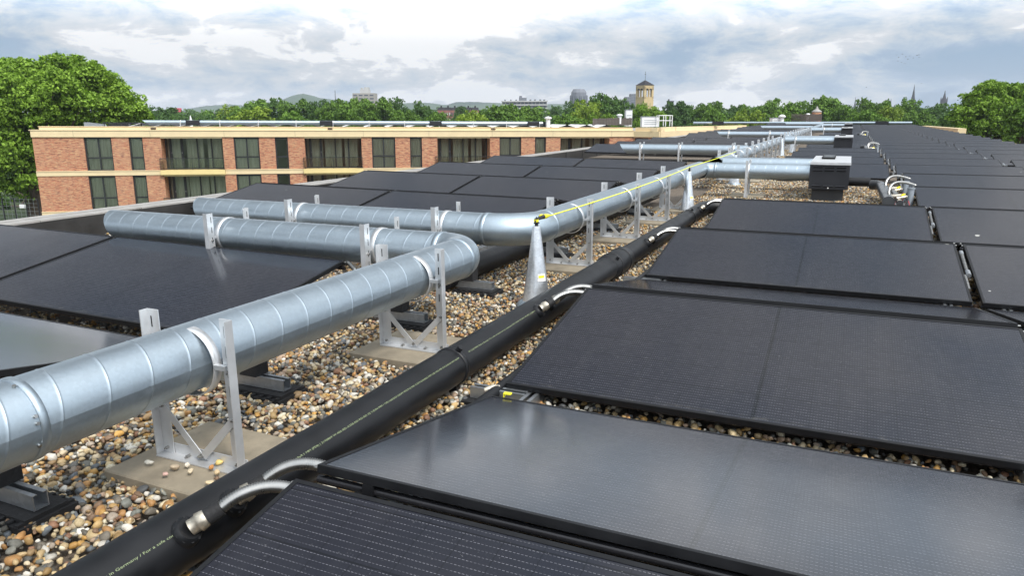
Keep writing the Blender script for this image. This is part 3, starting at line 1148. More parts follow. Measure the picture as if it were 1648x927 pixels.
# black feet with galvanised channel ends under the ducts
def make_foot(up=True, ln=0.6):
    t = thing('support_block', 'x', 'support block', (0, 0, 0), 0, 'black mounting feet beside the ducts')
    p = MB()
    p.box(-0.14, 0.13, -0.08, 0.08, 0.0, 0.022)
    p.box(-0.12, 0.12, -0.06, 0.06, 0.022, 0.034)
    for k in range(7):
        p.box(-0.13 + k * 0.039, -0.115 + k * 0.039, -0.078, 0.078, 0.0225, 0.029)
    obj('rubber_pad', p, M_RUBBER, t)
    c = MB()
    c.box(-ln, 0.10, -0.021, 0.021, 0.036, 0.0395)
    c.box(-ln, 0.10, -0.021, -0.018, 0.0395, 0.077)
    c.box(-ln, 0.10, 0.018, 0.021, 0.0395, 0.077)
    c.box(-ln, 0.10, -0.021, -0.008, 0.0775, 0.080)
    c.box(-ln, 0.10, 0.008, 0.021, 0.0775, 0.080)
    obj('channel', c, M_GALV, t)
    if up:
        obj('upright_block', MB().box(-0.10, -0.02, -0.035, 0.035, 0.081, 0.20), M_RUBBER, t)
    return t


ft = make_foot()
FY = [1.10, 2.05, 3.08, 3.86, 5.15, 6.5, 7.7]
FL = ['at the lower left corner', 'right of the nearest cradle leg', 'beyond the second paver under the near duct', 'under the bend of the near duct', 'behind the silver cone under the long duct', 'fourth from the far end under the long duct', 'last one before the second cone']
ft.location = (-1.98, FY[0], 0.0)
ft['label'] = 'black rubber foot with galvanised channel ' + FL[0]
for y, l in zip(FY[1:], FL[1:]):
    dup(ft, (-1.97, y, 0.0), 0, 'black rubber foot with galvanised channel ' + l)
ft2 = make_foot(False, 0.12)
ft2.location = (-1.02, 0.3, -0.02)
ft2['label'] = 'low black foot under the striped panel at the bottom edge'
for k, (y, l) in enumerate([(2.33, 'between the big pipe and the bright panel'), (4.42, 'between the big pipe and the second panel row'), (6.5, 'between the big pipe and the third panel row')]):
    dup(ft2, (-1.12, y, -0.02), math.pi, 'low black foot ' + l, 'black mounting feet beside the ducts')


# ------------------------------------------------------------------ silver cones (anchor posts)
def make_cone():
    t = thing('anchor_cone', 'x', 'anchor post', (0, 0, 0), 0, 'silver cone shaped anchor posts')
    prof = []
    n = 46
    for i in range(n + 1):
        f = i / n
        r = 0.079 + (0.021 - 0.079) * f ** 0.92
        prof.append((r + (0.0006 if i % 2 else 0), 0.025 + f * 0.43))
    obj('cone_sleeve', MB().lathe(prof, 32), galv('foil_wrap', (0.80, 0.83, 0.86), 0.33, 90), t)
    obj('base_collar', MB().lathe([(0.115, 0.0), (0.115, 0.006), (0.105, 0.016), (0.095, 0.024), (0.079, 0.030)], 32), M_DUCT, t)
    obj('base_plate', MB().box(-0.16, 0.16, -0.14, 0.14, -0.004, 0.004), M_MEMB, t)
    e = MB()
    e.tube([(0, 0, 0.45), (0, 0, 0.475)], 0.010, 12)
    e.box(-0.012, 0.012, -0.016, 0.016, 0.468, 0.474)
    e.tube([(0, -0.014, 0.47), (0, -0.018, 0.485), (0, 0, 0.502), (0, 0.018, 0.485), (0, 0.014, 0.47)], 0.0045, 8)
    obj('eye_bolt', e, M_BLACKBOX, t)
    return t


cn = make_cone()
CP = [((-1.545, 3.75), 'nearest tall silver cone with a yellow and black clip on top'), ((-1.555, 8.12), 'second silver cone, standing where the long duct turns right'),
      ((-1.56, 11.75), 'short looking silver post seen below the first fan box duct'), ((-1.58, 20.4), 'distant silver cone at the end of the dense cradle row'),
      ((-1.45, 22.3), 'far silver post under the second fan box duct'), ((-1.58, 35.0), 'tiny far silver cone near the third fan box'), ((-1.58, 49.5), 'smallest farthest silver cone on the roof')]
cn.location = (*CP[0][0], 0)
cn['label'] = CP[0][1]
for (x, y), l in CP[1:]:
    dup(cn, (x, y, 0), 0, l)
# sticker on the first two cones
for (x, y), l in [(CP[0][0], 'small white and yellow sticker low on the nearest cone'), (CP[1][0], 'small sticker low on the second cone')]:
    m = MB()
    N = 6
    vs = []
    for i in range(N + 1):
        a = math.radians(-62 + i * 8)
        for z in (0.150, 0.192):
            r = 0.0772 - (0.048 / 0.43) * (z - 0.025) + 0.0022
            vs.append((r * math.cos(a), r * math.sin(a), z))
    m.add(vs, [(2 * i, 2 * i + 2, 2 * i + 3, 2 * i + 1) for i in range(N)], 0)
    vs = []
    for i in range(5):
        a = math.radians(-56 + i * 8)
        for z in (0.170, 0.184):
            r = 0.0772 - (0.048 / 0.43) * (z - 0.025) + 0.0032
            vs.append((r * math.cos(a), r * math.sin(a), z))
    m.add(vs, [(2 * i, 2 * i + 2, 2 * i + 3, 2 * i + 1) for i in range(4)], 1)
    tag(obj('sticker', m, [M_WHITEPL, M_YELLOW], None, (x, y, 0)), l, 'sticker')

# yellow safety line
ln = thing('safety_line', 'thin yellow safety line strung from the nearest cone along the long duct', 'safety line', (0, 0, 0))
a = Vector((-1.545, 3.77, 0.490))
b_ = Vector((-1.555, 8.12, 0.500))
c_ = Vector((-1.56, 11.75, 0.505))
pts = []
for i in range(25):
    f = i / 24
    p = a.lerp(b_, f)
    p.z -= 0.02 * 4 * f * (1 - f)
    pts.append(p)
for i in range(1, 13):
    f = i / 12
    p = b_.lerp(c_, f)
    p.x += 0.10 * math.sin(f * math.pi)
    p.z += 0.03 * math.sin(f * math.pi)
    pts.append(p)
obj('cord', MB().tube(pts, 0.0042, 8), M_CORD, ln)
h_ = MB()
h_.tube([(-1.545, 3.765, 0.488), (-1.548, 3.81, 0.494), (-1.548, 3.86, 0.492)], [0.006, 0.012, 0.012], 10)
h_.box(-1.553, -1.537, 3.738, 3.762, 0.472, 0.498)
obj('black_carabiner', h_, M_BLACKBOX, ln)
h_ = MB()
h_.tube([(-1.548, 3.862, 0.492), (-1.548, 3.90, 0.491), (-1.548, 3.955, 0.488)], [0.014, 0.013, 0.006], 10)
h_.box(-1.555, -1.535, 3.732, 3.758, 0.478, 0.492)
h_.tube([(-1.547, 3.80, 0.506), (-1.548, 3.835, 0.507)], 0.005, 8)
stuff(obj('yellow_sleeve', h_, M_YELLOW, ln))

# ------------------------------------------------------------------ black pipes
XP, ZP, RP = -1.334, 0.103, 0.073
bp_ = thing('black_plastic_pipe', 'thick black plastic pipe with green print running beside the gravel walkway', 'pipe', (0, 0, 0))
obj('pipe_run', MB().tube([(XP, y, ZP) for y in (-0.9, 1.0, 2.6, 4.48)], RP, 40), M_BLACKPL, bp_)
m = MB()
m.tube([(XP, 4.40, ZP), (XP, 4.42, ZP), (XP, 4.78, ZP), (XP, 4.80, ZP)], [RP, RP + 0.010, RP + 0.010, RP], 40)
ring(m, (XP, 4.50, ZP), (0, 1, 0), RP + 0.010, 0.02, 0.003)
ring(m, (XP, 4.70, ZP), (0, 1, 0), RP + 0.010, 0.02, 0.003)
for dx, dz in ((0.055, 0.062),):
    m.tube([(XP + dx, 4.44, ZP + dz - 0.01), (XP + dx + 0.012, 4.44, ZP + dz + 0.014)], 0.010, 10)
obj('weld_coupling', m, M_BLACKPL, bp_)
m = MB()
R2 = RP - 0.004
pts = [(XP, 4.78, ZP), (XP, 6.0, ZP), (XP, 7.75, ZP)]
for i in range(1, 9):
    an = i / 8 * math.pi / 2
    pts.append((XP + 0.22 * (1 - math.cos(an)), 7.75 + 0.22 * math.sin(an), ZP))
pts += [(-0.6, 7.97, ZP), (0.22, 7.97, ZP)]
m.tube(pts, R2, 36)
obj('pipe_run', m, M_BLACKPL, bp_)
for y in (2.37, 7.0):
    m = MB()
    ring(m, (XP, y, ZP), (0, 1, 0), RP, 0.026, 0.004)
    m.box(XP - 0.03, XP + 0.03, y - 0.015, y + 0.015, 0.0, ZP - RP)
    m.tube([(XP + 0.03, y, ZP + RP - 0.006), (XP + 0.045, y, ZP + RP + 0.012)], 0.012, 10)
    obj('pipe_clamp', m, M_BLACKPL, bp_)


# printed line on the pipe
def text_mesh(txt, size):
    cu = bpy.data.curves.new('pipe_print', 'FONT')
    cu.body = txt
    cu.size = size
    cu.resolution_u = 2
    tmp = bpy.data.objects.new('tmp_text', cu)
    C.objects.link(tmp)
    dg = bpy.context.evaluated_depsgraph_get()
    me = bpy.data.meshes.new_from_object(tmp.evaluated_get(dg))
    bpy.data.objects.remove(tmp)
    bpy.data.curves.remove(cu)
    return me


def print_on_pipe(txt, y0, y1, size, ang):
    me = text_mesh(txt, size)
    xs = [v.co.x for v in me.vertices]
    k = (y1 - y0) / (max(xs) - min(xs))
    for v in me.vertices:
        th = ang + (v.co.y - size * 0.35) / RP
        yy = y0 + (v.co.x - min(xs)) * k
        r = RP + 0.0007
        v.co = (XP + r * math.cos(th), yy, ZP + r * math.sin(th))
    me.materials.clear()
    me.materials.append(M_PRINT)
    return me


ANG = math.radians(45)
for txt, y0, y1 in [("GP CL2219R4D  Made in Germany / For a safe connection use only original parts", 0.72, 1.19),
                    ("SDR11 MF-RP 187/160x9.1 MM (PE4) | 2190869 W-426-RD-A250-RD-RD-RD 02 V.DIN MM / OD:160/0A0 NDM V02.P12 MK V.DM-DA/06A MM OD V02 MK DM-DA/0A MM NDM", 1.30, 2.34),
                    ("GP CL2219R4D Made in Germany / For a safe connection use only original parts SDR11 MF-RP 187/160x9.1 MM (PE4) | 2190869 W-426", 2.42, 3.12)]:
    link('printed_line', print_on_pipe(txt, y0, y1, 0.0085, ANG), bp_)

# thin pipes in the shade of the panels
tag(obj('thin_black_pipe', MB().tube([(-1.115, 0.6, 0.05), (-1.12, 3.2, 0.05), (-1.125, 5.4, 0.045), (-1.12, 7.8, 0.05)], 0.022, 14), M_BLACKPL),
    'thin black pipe running between the thick pipe and the panel ends', 'pipe')
lp = MB().tube([(-2.16, 3.75, 0.10), (-2.16, 6.0, 0.10), (-2.16, 9.2, 0.10)], 0.075, 28)
tag(obj('black_plastic_pipe', lp, M_BLACKPL), 'black pipe in the shade under the long duct, left of its cradles', 'pipe')
cp = MB().tube([(0.02, 10.9, 0.17), (0.30, 10.9, 0.17)], 0.06, 20)
tag(obj('black_plastic_pipe', cp, M_BLACKPL), 'short black cross pipe right of the first fan box', 'pipe')


def hose_set(y, lab, both=True):
    """two corrugated hoses from saddles on the pipe up to the panel ridge at y"""
    for i, (ys, ye, sx) in enumerate(((y - 0.19, y - 0.035, 0.0), (y - 0.05, y + 0.085, 0.012))):
        t = thing('steel_hose', lab[i], 'hose', (0, 0, 0), 0, 'corrugated steel hoses from the pipe to the panels')
        th = math.radians(38)
        s = Vector((XP + RP * math.cos(th), ys, ZP + RP * math.sin(th)))
        m = MB()
        m.tube([s - Vector((0.012, 0, 0.012)), s + Vector((0.004, 0, 0.004)), s + Vector((0.008, 0.001, 0.008))], [0.036, 0.034, 0.026], 20)
        for q in range(10):
            an = q / 10 * 2 * math.pi
            o_ = Vector((0, math.cos(an), 0)) * 0.030 + Vector((-0.7, 0, 0.7)) * math.sin(an) * 0.030
            m.tube([s + o_, s + o_ + Vector((0.006, 0, 0.006))], 0.004, 6)
        obj('saddle', m, M_BLACKPL, t)
        d = Vector((0.026, 0.034, 0.020)) if True else None
        p1 = s + Vector((0.008, 0.004, 0.008))
        p2 = p1 + d * 0.85
        m = MB().tube([p1, p1 + (p2 - p1) * 0.45, p1 + (p2 - p1) * 0.5, p2], [0.019, 0.019, 0.023, 0.020], 16)
        obj('fitting', m, M_BRASS, t)
        p3 = p2 + d * 0.75
        m = MB().tube([p2, p3], [0.022, 0.019], 16)
        obj('sleeve', m, M_RUBBER, t)
        end = Vector((-1.094, ye, 0.212))
        N = 60
        c1 = p3 + d * 1.1 + Vector((0, 0, 0.012))
        c2 = end + Vector((-0.06, -0.01, 0.016))
        pts, rr = [], []
        for q in range(N + 1):
            f = q / N
            p = p3 * (1 - f) ** 3 + c1 * 3 * f * (1 - f) ** 2 + c2 * 3 * f * f * (1 - f) + end * f ** 3
            pts.append(p)
            rr.append(0.0155 if q % 2 else 0.0130)
        obj('corrugated_tube', MB().tube(pts, rr, 14), M_STEEL, t)


hose_set(1.235, ['nearest corrugated steel hose at the bottom, ending at the striped panel corner', 'second corrugated steel hose at the bottom, ending at the bright panel corner'])
hose_set(3.32, ['lower of two silver hoses beside the cone, at the large panel corner', 'upper of two silver hoses beside the cone, at the grey strip panel'])
hose_set(5.42, ['lower silver hose at the ridge of the third panel row', 'upper silver hose at the ridge of the third panel row'])
hose_set(7.50, ['lower silver hose at the last panel before the gravel field', 'upper silver hose at the last panel before the gravel field'])
# low drain valve beside the corner of the large panel
t = thing('drain_valve', 'small brass valve with a pale lever at the low corner of the large panel', 'valve', (-1.13, 2.33, 0.05))
t.scale = (0.6, 0.6, 0.75)
obj('valve_body', MB().tube([(-0.05, -0.03, 0.0), (0.0, 0.0, 0.012), (0.035, 0.015, 0.015)], [0.018, 0.022, 0.014], 12), M_BRASS, t)
obj('lever', MB().bar((0, 0, 0.02), (0.012, 0.01, 0.055), 0.012, 0.004), M_BRASS, t)
# hose at the left panel corner
t = thing('steel_hose', 'short silver hose under the right corner of the big left panel', 'hose', (0, 0, 0), 0, 'corrugated steel hoses from the pipe to the panels')
pts = [Vector((-2.46, 3.19, 0.27)), Vector((-2.40, 3.17, 0.285)), Vector((-2.33, 3.13, 0.26)), Vector((-2.28, 3.08, 0.20)), Vector((-2.25, 3.04, 0.12))]
pp, rr = [], []
for i in range(41):
    f = i / 10
    a_ = min(int(f), 3)
    pp.append(pts[a_].lerp(pts[a_ + 1], f - a_))
    rr.append(0.0125 if i % 2 else 0.0105)
obj('corrugated_tube', MB().tube(pp, rr, 12), M_STEEL, t)


# ------------------------------------------------------------------ fan boxes
def make_fanbox():
    t = thing('fan_box', 'x', 'fan box', (0, 0, 0), 0, 'black fan boxes at the duct ends')
    m = MB()
    m.box(-0.225, 0.225, -0.30, 1.22, 0.155, 0.465)
    obj('housing', m, M_BLACKBOX, t)
    obj('pedestal', MB().box(-0.185, 0.175, -0.24, 1.16, -0.02, 0.154), simple('pedestal_grey', (0.030, 0.031, 0.033), 0.7), t)
    obj('lid', MB().box(-0.222, 0.232, -0.31, 1.23, 0.466, 0.482).box(-0.224, 0.234, -0.313, -0.309, 0.452, 0.482), M_ALU, t)
    q = MB()
    q.box(-0.11, 0.03, 0.40, 1.00, 0.4825, 0.486, 1)
    q.mi = q.mi
    q.box(-0.12, 0.04, 0.39, 0.40, 0.4825, 0.506, 1)
    q.box(-0.12, 0.04, 1.00, 1.01, 0.4825, 0.506)
    q.box(0.03, 0.04, 0.40, 1.00, 0.4825, 0.506, 1)
    q.box(-0.12, -0.11, 0.40, 1.00, 0.4825, 0.506, 1)
    q.box(-0.11, 0.03, 0.66, 0.69, 0.4865, 0.500)
    obj('hatch', q, [M_GALV, M_SLOT], t)
    for r_, z in enumerate((0.412, 0.372, 0.182)):
        for c in range(3):
            x = -0.185 + c * 0.132
            l = MB()
            l.box(x, x + 0.105, -0.3015, -0.3005, z, z + 0.014, 1)
            l.add([(x - 0.004, -0.3008, z + 0.022), (x + 0.109, -0.3008, z + 0.022), (x + 0.109, -0.314, z + 0.012), (x - 0.004, -0.314, z + 0.012)], [(0, 1, 2, 3)[::-1]], 0)
            obj('louvre', l, [M_BLACKBOX, M_SLOT], t)
    obj('lock', MB().tube([(0.0, -0.300, 0.172), (0.0, -0.312, 0.172)], 0.008, 10), M_WHITEPL, t)
    return t


fb = make_fanbox()
FB = [((-0.19, 10.12), 'nearest black louvred fan box with a galvanised lid on a pedestal'), ((-0.15, 21.75), 'second black fan box with pale lid, farther along the roof'),
      ((-0.15, 36.1), 'third black fan box, small and distant'), ((-0.15, 51.1), 'farthest tiny black fan box near the end of the roof')]
fb.location = (*FB[0][0], 0)
fb['label'] = FB[0][1]
for (x, y), l in FB[1:]:
    dup(fb, (x, y, 0), 0, l)
far_fans = [(-10.4, 66.0, 'low black box on the far cross duct, left of the white cabinet'), (2.2, 66.0, 'low black box on the far cross duct, above the right field')]
for x, y, l in far_fans:
    tag(obj('duct_silencer', MB().box(-0.45, 0.45, -0.16, 0.16, 0.2, 0.49).box(-0.47, -0.44, -0.17, 0.17, 0.19, 0.50).box(0.44, 0.47, -0.17, 0.17, 0.19, 0.50), M_BLACKBOX, None, (x, y, 0)), l, 'box', 'black boxes on the far cross duct')


# ------------------------------------------------------------------ pipe manifolds
def manifold(y, s, label):
    t = thing('pipe_manifold', label, 'pipework', (0, y, 0))
    m = MB()
    m.tube([(0.30, 1.75 * s, 0.17), (0.36, 1.72 * s, 0.17), (0.405, 1.64 * s, 0.165), (0.42, 1.5 * s, 0.16), (0.44, 0.1, 0.13)], 0.062, 24)
    m.tube([(0.53, 1.5 * s, 0.15), (0.55, 0.1, 0.12)], 0.034, 18)
    obj('main_pipe', m, simple('grey_black_pipe', (0.045, 0.048, 0.052), 0.3, 0, 0.2, 8), t)
    for j, yy in enumerate((0.45 * s, 1.35 * s)):
        h2 = MB()
        pts, rr = [], []
        p0, p1, p2, p3 = Vector((0.45, yy - 0.12, 0.17)), Vector((0.42, yy, 0.33)), Vector((0.55, yy + 0.02, 0.345)), Vector((0.705, yy, 0.285))
        for q in range(41):
            f = q / 40
            pts.append(p0 * (1 - f) ** 3 + p1 * 3 * f * (1 - f) ** 2 + p2 * 3 * f * f * (1 - f) + p3 * f ** 3)
            rr.append(0.0165 if q % 2 else 0.014)
        h2.tube(pts, rr, 12)
        obj('hose', h2, M_STEEL, t)
        h3 = MB()
        h3.tube([(0.665, yy - 0.05, 0.03), (0.665, yy - 0.03, 0.15), (0.665, yy - 0.02, 0.25)], 0.034, 16)
        h3.tube([(0.665, yy - 0.02, 0.245), (0.665, yy - 0.02, 0.262)], 0.040, 16)
        obj('riser', h3, simple('grey_insulation', (0.26, 0.29, 0.32), 0.4, 0.3), t)
        h4 = MB()
        h4.tube([(0.47, yy - 0.1, 0.17), (0.50, yy - 0.12, 0.17), (0.56, yy - 0.1, 0.18), (0.63, yy - 0.12, 0.17)], [0.02, 0.024, 0.018, 0.014], 12)
        h4.tube([(0.52, yy - 0.2, 0.16), (0.60, yy - 0.16, 0.17)], 0.014, 10)
        obj('valve', h4, M_BRASS, t)
        h5 = MB().bar((0.57, yy - 0.16, 0.185), (0.60, yy - 0.11, 0.200), 0.022, 0.010)
        obj('yellow_handle', h5, M_YELLOW, t)
        h6 = MB()
        for q in range(5):
            xx = 0.49 + q * 0.035
            h6.tube([(xx, yy - 0.28, 0.03), (xx + 0.02, yy - 0.25, 0.10 + 0.02 * (q % 2)), (xx + 0.01, yy - 0.15, 0.13)], 0.004, 6, mi=q % 2)
        obj('wires', h6, [M_RED, M_BLACKPL], t)
    obj('tray', MB().box(0.47, 0.70, -0.1, 1.7 * s, 0.01, 0.02), M_GALV, t)
    return t


manifold(8.75, 1.0, 'tangle of pipes, silver hoses and yellow handles right of the first fan box')
manifold(20.9, 0.8, 'distant cluster of silver pipes and hoses right of the second fan box')
manifold(35.2, 0.7, 'tiny far cluster of pale pipes right of the third fan box')
# silver junctions showing in the slot between the panel columns
for i in range(14):
    y = Y0 + (1 + i) * PITCH + 0.45
    if i in (2, 8):
        continue
    t = thing('pipe_connector', 'silver pipe connector in the slot between panel columns, %s from the camera' % ordn(i - (i > 2) - (i > 8)), 'connector', (0.695, y, 0.10), 0, 'connectors between the first two panel columns')
    m = MB()
    m.tube([(-0.02, -0.25, 0.0), (-0.02, -0.05, 0.04)], 0.012, 10)
    m.tube([(0.0, 0.05, 0.05), (0.0, 0.32, 0.10)], 0.013, 10)
    obj('connector_tube', m, M_STEEL, t)
    obj('union', MB().tube([(0, -0.05, 0.045), (0, 0.02, 0.055)], 0.014, 12), M_GALV, t)
    obj('union', MB().tube([(0, 0.32, 0.10), (0, 0.37, 0.11)], 0.014, 12), M_GALV, t)
for i in range(9):
    y = Y0 + (5 + i) * PITCH + W_ - 0.02
    tag(obj('panel_clip', MB().box(-0.05, 0.05, -0.03, 0.03, 0.03, 0.11).tube([(0.0, -0.1, 0.09), (0.0, 0.1, 0.12)], 0.012, 8), M_GALV, None, (2.57, y, 0.045)),
        'silver clip between middle and outer panel columns, %s along the slot' % ordn(i), 'clip', 'clips between middle and outer columns')

# ------------------------------------------------------------------ opposite building
A0 = Vector((-46.3128, 33.9274, 0))
EX = Vector((0.79757283, 0.60322267, 0))          # along the facade
NX = Vector((-0.60322267, 0.79757283, 0))         # away from the camera
fac_rot = Matrix((EX, NX, Vector((0, 0, 1)))).transposed().to_4x4()
fac_tilt = Matrix.Rotation(0.0098, 4, 'Y')
FM = Matrix.Translation(A0) @ fac_rot @ fac_tilt


def facpt(s, n, z):
    return FM @ Vector((s, n, z))


bw = thing('brick_apartment_wing', 'red brick apartment wing with cream cornice and tall dark windows across the courtyard', 'building', (0, 0, 0))
bw.matrix_world = FM
S0, S1 = -3.38, 38.75
ZT, ZB = -0.22, -8.7
DEP = 9.0
# openings: (s0, s1, kind)
OPEN = []
for k in range(5):
    o_ = 9.45 * k - 0.02
    if k < 4:
        OPEN += [(o_ - 0.30, o_ + 1.38, 'W'), (o_ + 2.45, o_ + 3.32, 'N'), (o_ + 4.46, o_ + 8.42, 'B')]
LEV = [(-2.48, ZT), (-5.18, -2.80), (-8.2, -5.48)]
for li, (z0, z1) in enumerate(LEV):
    s = S0
    for (a, b, kd) in OPEN + [(S1, S1, 'end')]:
        if a > s:
            m = MB().box(s, a, 0, 0.32, z0, z1)
            obj('brick_pier', m, M_BRICK, bw)
        s = b
obj('end_wall', MB().box(S0, S0 + 0.32, 0.33, DEP, ZB, ZT), M_BRICK, bw)
obj('rear_wall', MB().box(S0 + .32, S1, DEP - .3, DEP, ZB, ZT), M_BRICK, bw)
obj('plinth', MB().box(S0, S1, 0.0, 0.32, ZB, -8.2), M_BRICK, bw)
m = MB()
m.box(S0 - 0.03, S1, -0.09, 0.33, ZT, 0.20)
m.box(S0 - 0.10, S1, -0.13, 0.33, 0.203, 0.255)
obj('cornice', m, M_CREAM, bw)
obj('parapet_band', MB().box(S0 + 0.38, S1, 0.30, 0.62, 0.22, 0.44).box(S0 + 0.34, S1, 0.26, 0.66, 0.442, 0.475), M_CREAM, bw)
obj('roof_slab', MB().box(S0 + 0.33, S1, 0.34, DEP - .31, -0.2, 0.05), M_COPING, bw)
for zz0, zz1 in ((-2.78, -2.50), (-5.46, -5.20)):
    s = S0 - 0.02
    for (a, b, kd) in OPEN + [(S1 + 0.16, S1, 'B')]:
        if kd == 'B':
            m = MB()
            m.box(s, a - 0.16, -0.05, 0.33, zz0, zz1)
            m.box(s, a - 0.16, -0.08, 0.33, zz1 + 0.001, zz1 + 0.05)
            obj('floor_band', m, M_CREAM, bw)
            s = b + 0.06
for k in range(4):
    a = OPEN[3 * k + 2][0]
    b = OPEN[3 * k + 2][1]
    for zz0, zz1 in ((-2.80, -2.50), (-5.48, -5.20)):
        m = MB()
        m.box(a - 0.155, b + 0.055, -0.22, 1.6, zz0 - 0.0, zz1 + 0.0)
        m.box(a - 0.155, b + 0.055, -0.26, -0.22, zz0 + 0.05, zz1 + 0.06)
        obj('balcony_slab', m, M_CREAM2, bw)
    for sj in (a - 2.1 - 0.0, b + 0.8):
        pass
# joints in the cornice
jm = MB().box(-0.006, 0.006, -0.092, -0.088, ZT + 0.02, 0.19).mesh('cornice_joint', M_WOOD)
for k in range(9):
    link('cornice_joint', jm, bw, (S0 + 2.5 + k * 4.72, -0.003, 0))
sp = MB().box(-0.16, 0.16, -0.1, 0.0, -0.05, 0.05).box(-0.13, 0.13, -0.14, -0.1, -0.03, 0.03)
spm = sp.mesh('spout', M_BARK)
for s, z in ((5.9 - 1.9, 0.34), (15.7, 0.34), (27.6, 0.34)):
    link('spout', spm, bw, (s, 0.30, z))


def win_mesh(wd, hgt, mull, transom):
    f = MB()
    fw = 0.085
    f.box(0, wd, 0, 0.10, hgt - 0.13, hgt)
    f.box(0, wd, 0, 0.10, 0, fw)
    f.box(0, fw, 0, 0.10, fw, hgt - 0.13)
    f.box(wd - fw, wd, 0, 0.10, fw, hgt - 0.13)
    xs = [fw]
    for q in mull:
        f.box(q - 0.045, q + 0.045, 0.01, 0.09, fw, hgt - 0.13)
    if transom:
        f.box(fw, wd - fw, 0.012, 0.088, transom - 0.045, transom + 0.045)
    return f


def curtain(x0, x1, z0, z1, y, amp=0.05):
    m = MB()
    n = int((x1 - x0) / 0.05) + 2
    vs = []
    ph = random.uniform(0, 6)
    for i in range(n + 1):
        x = x0 + (x1 - x0) * i / n
        yy = y + amp * math.sin(i * 1.3 + ph) + amp * 0.5 * math.sin(i * 2.9 + ph)
        vs += [(x, yy, z0), (x, yy, z1)]
    m.add(vs, [(2 * i, 2 * i + 2, 2 * i + 3, 2 * i + 1) for i in range(n)], 0, True)
    return m


fmesh = {}
PANEM = {}
for li, (z0, z1) in enumerate(LEV[:2]):
    hgt = z1 - z0
    for wi, (a, b, kd) in enumerate(OPEN):
        wd = b - a
        rec = 0.12 if kd != 'B' else 1.15
        key = (kd, li)
        hh = hgt
        if key not in fmesh:
            if kd == 'W':
                f = win_mesh(wd, hh, [wd / 2], 0.88)
            elif kd == 'N':
                f = win_mesh(wd, hh, [], 0.88)
            else:
                f = win_mesh(wd, hh, [0.30, 1.12, 2.10, 3.05], 0)
                f.box(0.30, 0.42, 0.0, 0.09, 0.08, hh - 0.13)
                f.box(1.00, 1.16, 0.0, 0.09, 0.08, hh - 0.13)
            fmesh[key] = f.mesh('window_frame', M_DARKFR)
            PANEM[key] = MB().box(0.05, wd - 0.05, 0.045, 0.055, 0.05, hh - 0.08).mesh('pane', M_PANE)
        nm = 'window' if kd != 'B' else 'balcony_glazing'
        fr_ = link(nm, fmesh[key], bw, (a, rec, z0))
        link('pane', PANEM[key], fr_)
        if kd == 'B':
            hd = MB()
            for x in (0.40, 1.06):
                for z in (0.5, 1.1, 1.15):
                    hd.box(x - 0.015, x + 0.05, -0.05, -0.002, z, z + 0.035)
            obj('door_handle', hd, M_STEEL, fr_)
        # room behind
        m = MB()
        y0, y1 = rec + 0.12, rec + 2.6
        m.add([(a, y1, z0), (b, y1, z0), (b, y1, z1), (a, y1, z1)], [(0, 1, 2, 3)])
        m.add([(a, y0, z0 + .01), (a, y1, z0 + .01), (a, y1, z1), (a, y0, z1)], [(0, 1, 2, 3)])
        m.add([(b, y0, z0 + .01), (b, y1, z0 + .01), (b, y1, z1), (b, y0, z1)], [(3, 2, 1, 0)])
        m.add([(a, y0, z0 + .01), (b, y0, z0 + .01), (b, y1, z0 + .01), (a, y1, z0 + .01)], [(0, 1, 2, 3)])
        m.add([(a, y0, z1 - .01), (b, y0, z1 - .01), (b, y1, z1 - .01), (a, y1, z1 - .01)], [(3, 2, 1, 0)])
        obj('room', m, M_INT, bw)
        if not (kd == 'N' and wi % 3 == 1 and wi in (4,)):
            if kd == 'B':
                for c0, c1 in ((0.1, 1.3), (1.35, 2.7), (2.75, 3.85)):
                    obj('curtain', curtain(a + c0, a + c1 - random.uniform(0, 0.3), z0 + 0.05, z1 - 0.05, rec + 0.18 + random.uniform(0, 0.1), 0.018), M_CURT, bw)
            else:
                obj('curtain', curtain(a + 0.05, b - 0.05, z0 + 0.05, z1 - 0.05, rec + 0.16, 0.015), M_CURT, bw)
        if kd == 'B':
            # loggia reveal, head and railing
            obj('loggia_side', MB().box(a - 0.005, a, 0.322, rec, z0, z1), M_BRICK, bw)
            obj('loggia_side', MB().box(b, b + 0.005, 0.322, rec, z0, z1), M_BRICK, bw)
            obj('loggia_ceiling', MB().box(a, b, 0.0, rec + 0.1, z1 - 0.10, z1 - 0.005), M_CREAM, bw)
            rl = MB()
            ys = -0.17
            rl.box(a - 0.14, b + 0.04, ys - 0.02, ys + 0.02, z0 + 0.80, z0 + 0.84)
            rl.box(a - 0.14, b + 0.04, ys - 0.015, ys + 0.015, z0 + 0.10, z0 + 0.13)
            n = 5
            for q in range(n):
                x = a - 0.14 + (wd + 0.16) * q / (n - 1)
                rl.box(x - 0.012, x + 0.012, ys - 0.012, ys + 0.012, z0 + 0.0, z0 + 0.80)
            rl.box(a - 0.14, a - 0.10, ys, 0.0, z0 + 0.80, z0 + 0.84)
            ro = obj('balcony_railing', rl, M_DARKFR, bw)
            obj('pane', MB().box(a - 0.10, b + 0.0, ys - 0.004, ys + 0.004, z0 + 0.14, z0 + 0.79), M_PANE, ro)

# things on the opposite roof
def on_roof(o, s, n, z, rz=0.0):
    o.matrix_world = FM @ Matrix.Translation((s, n, z)) @ Matrix.Rotation(rz, 4, 'Z')
    return o


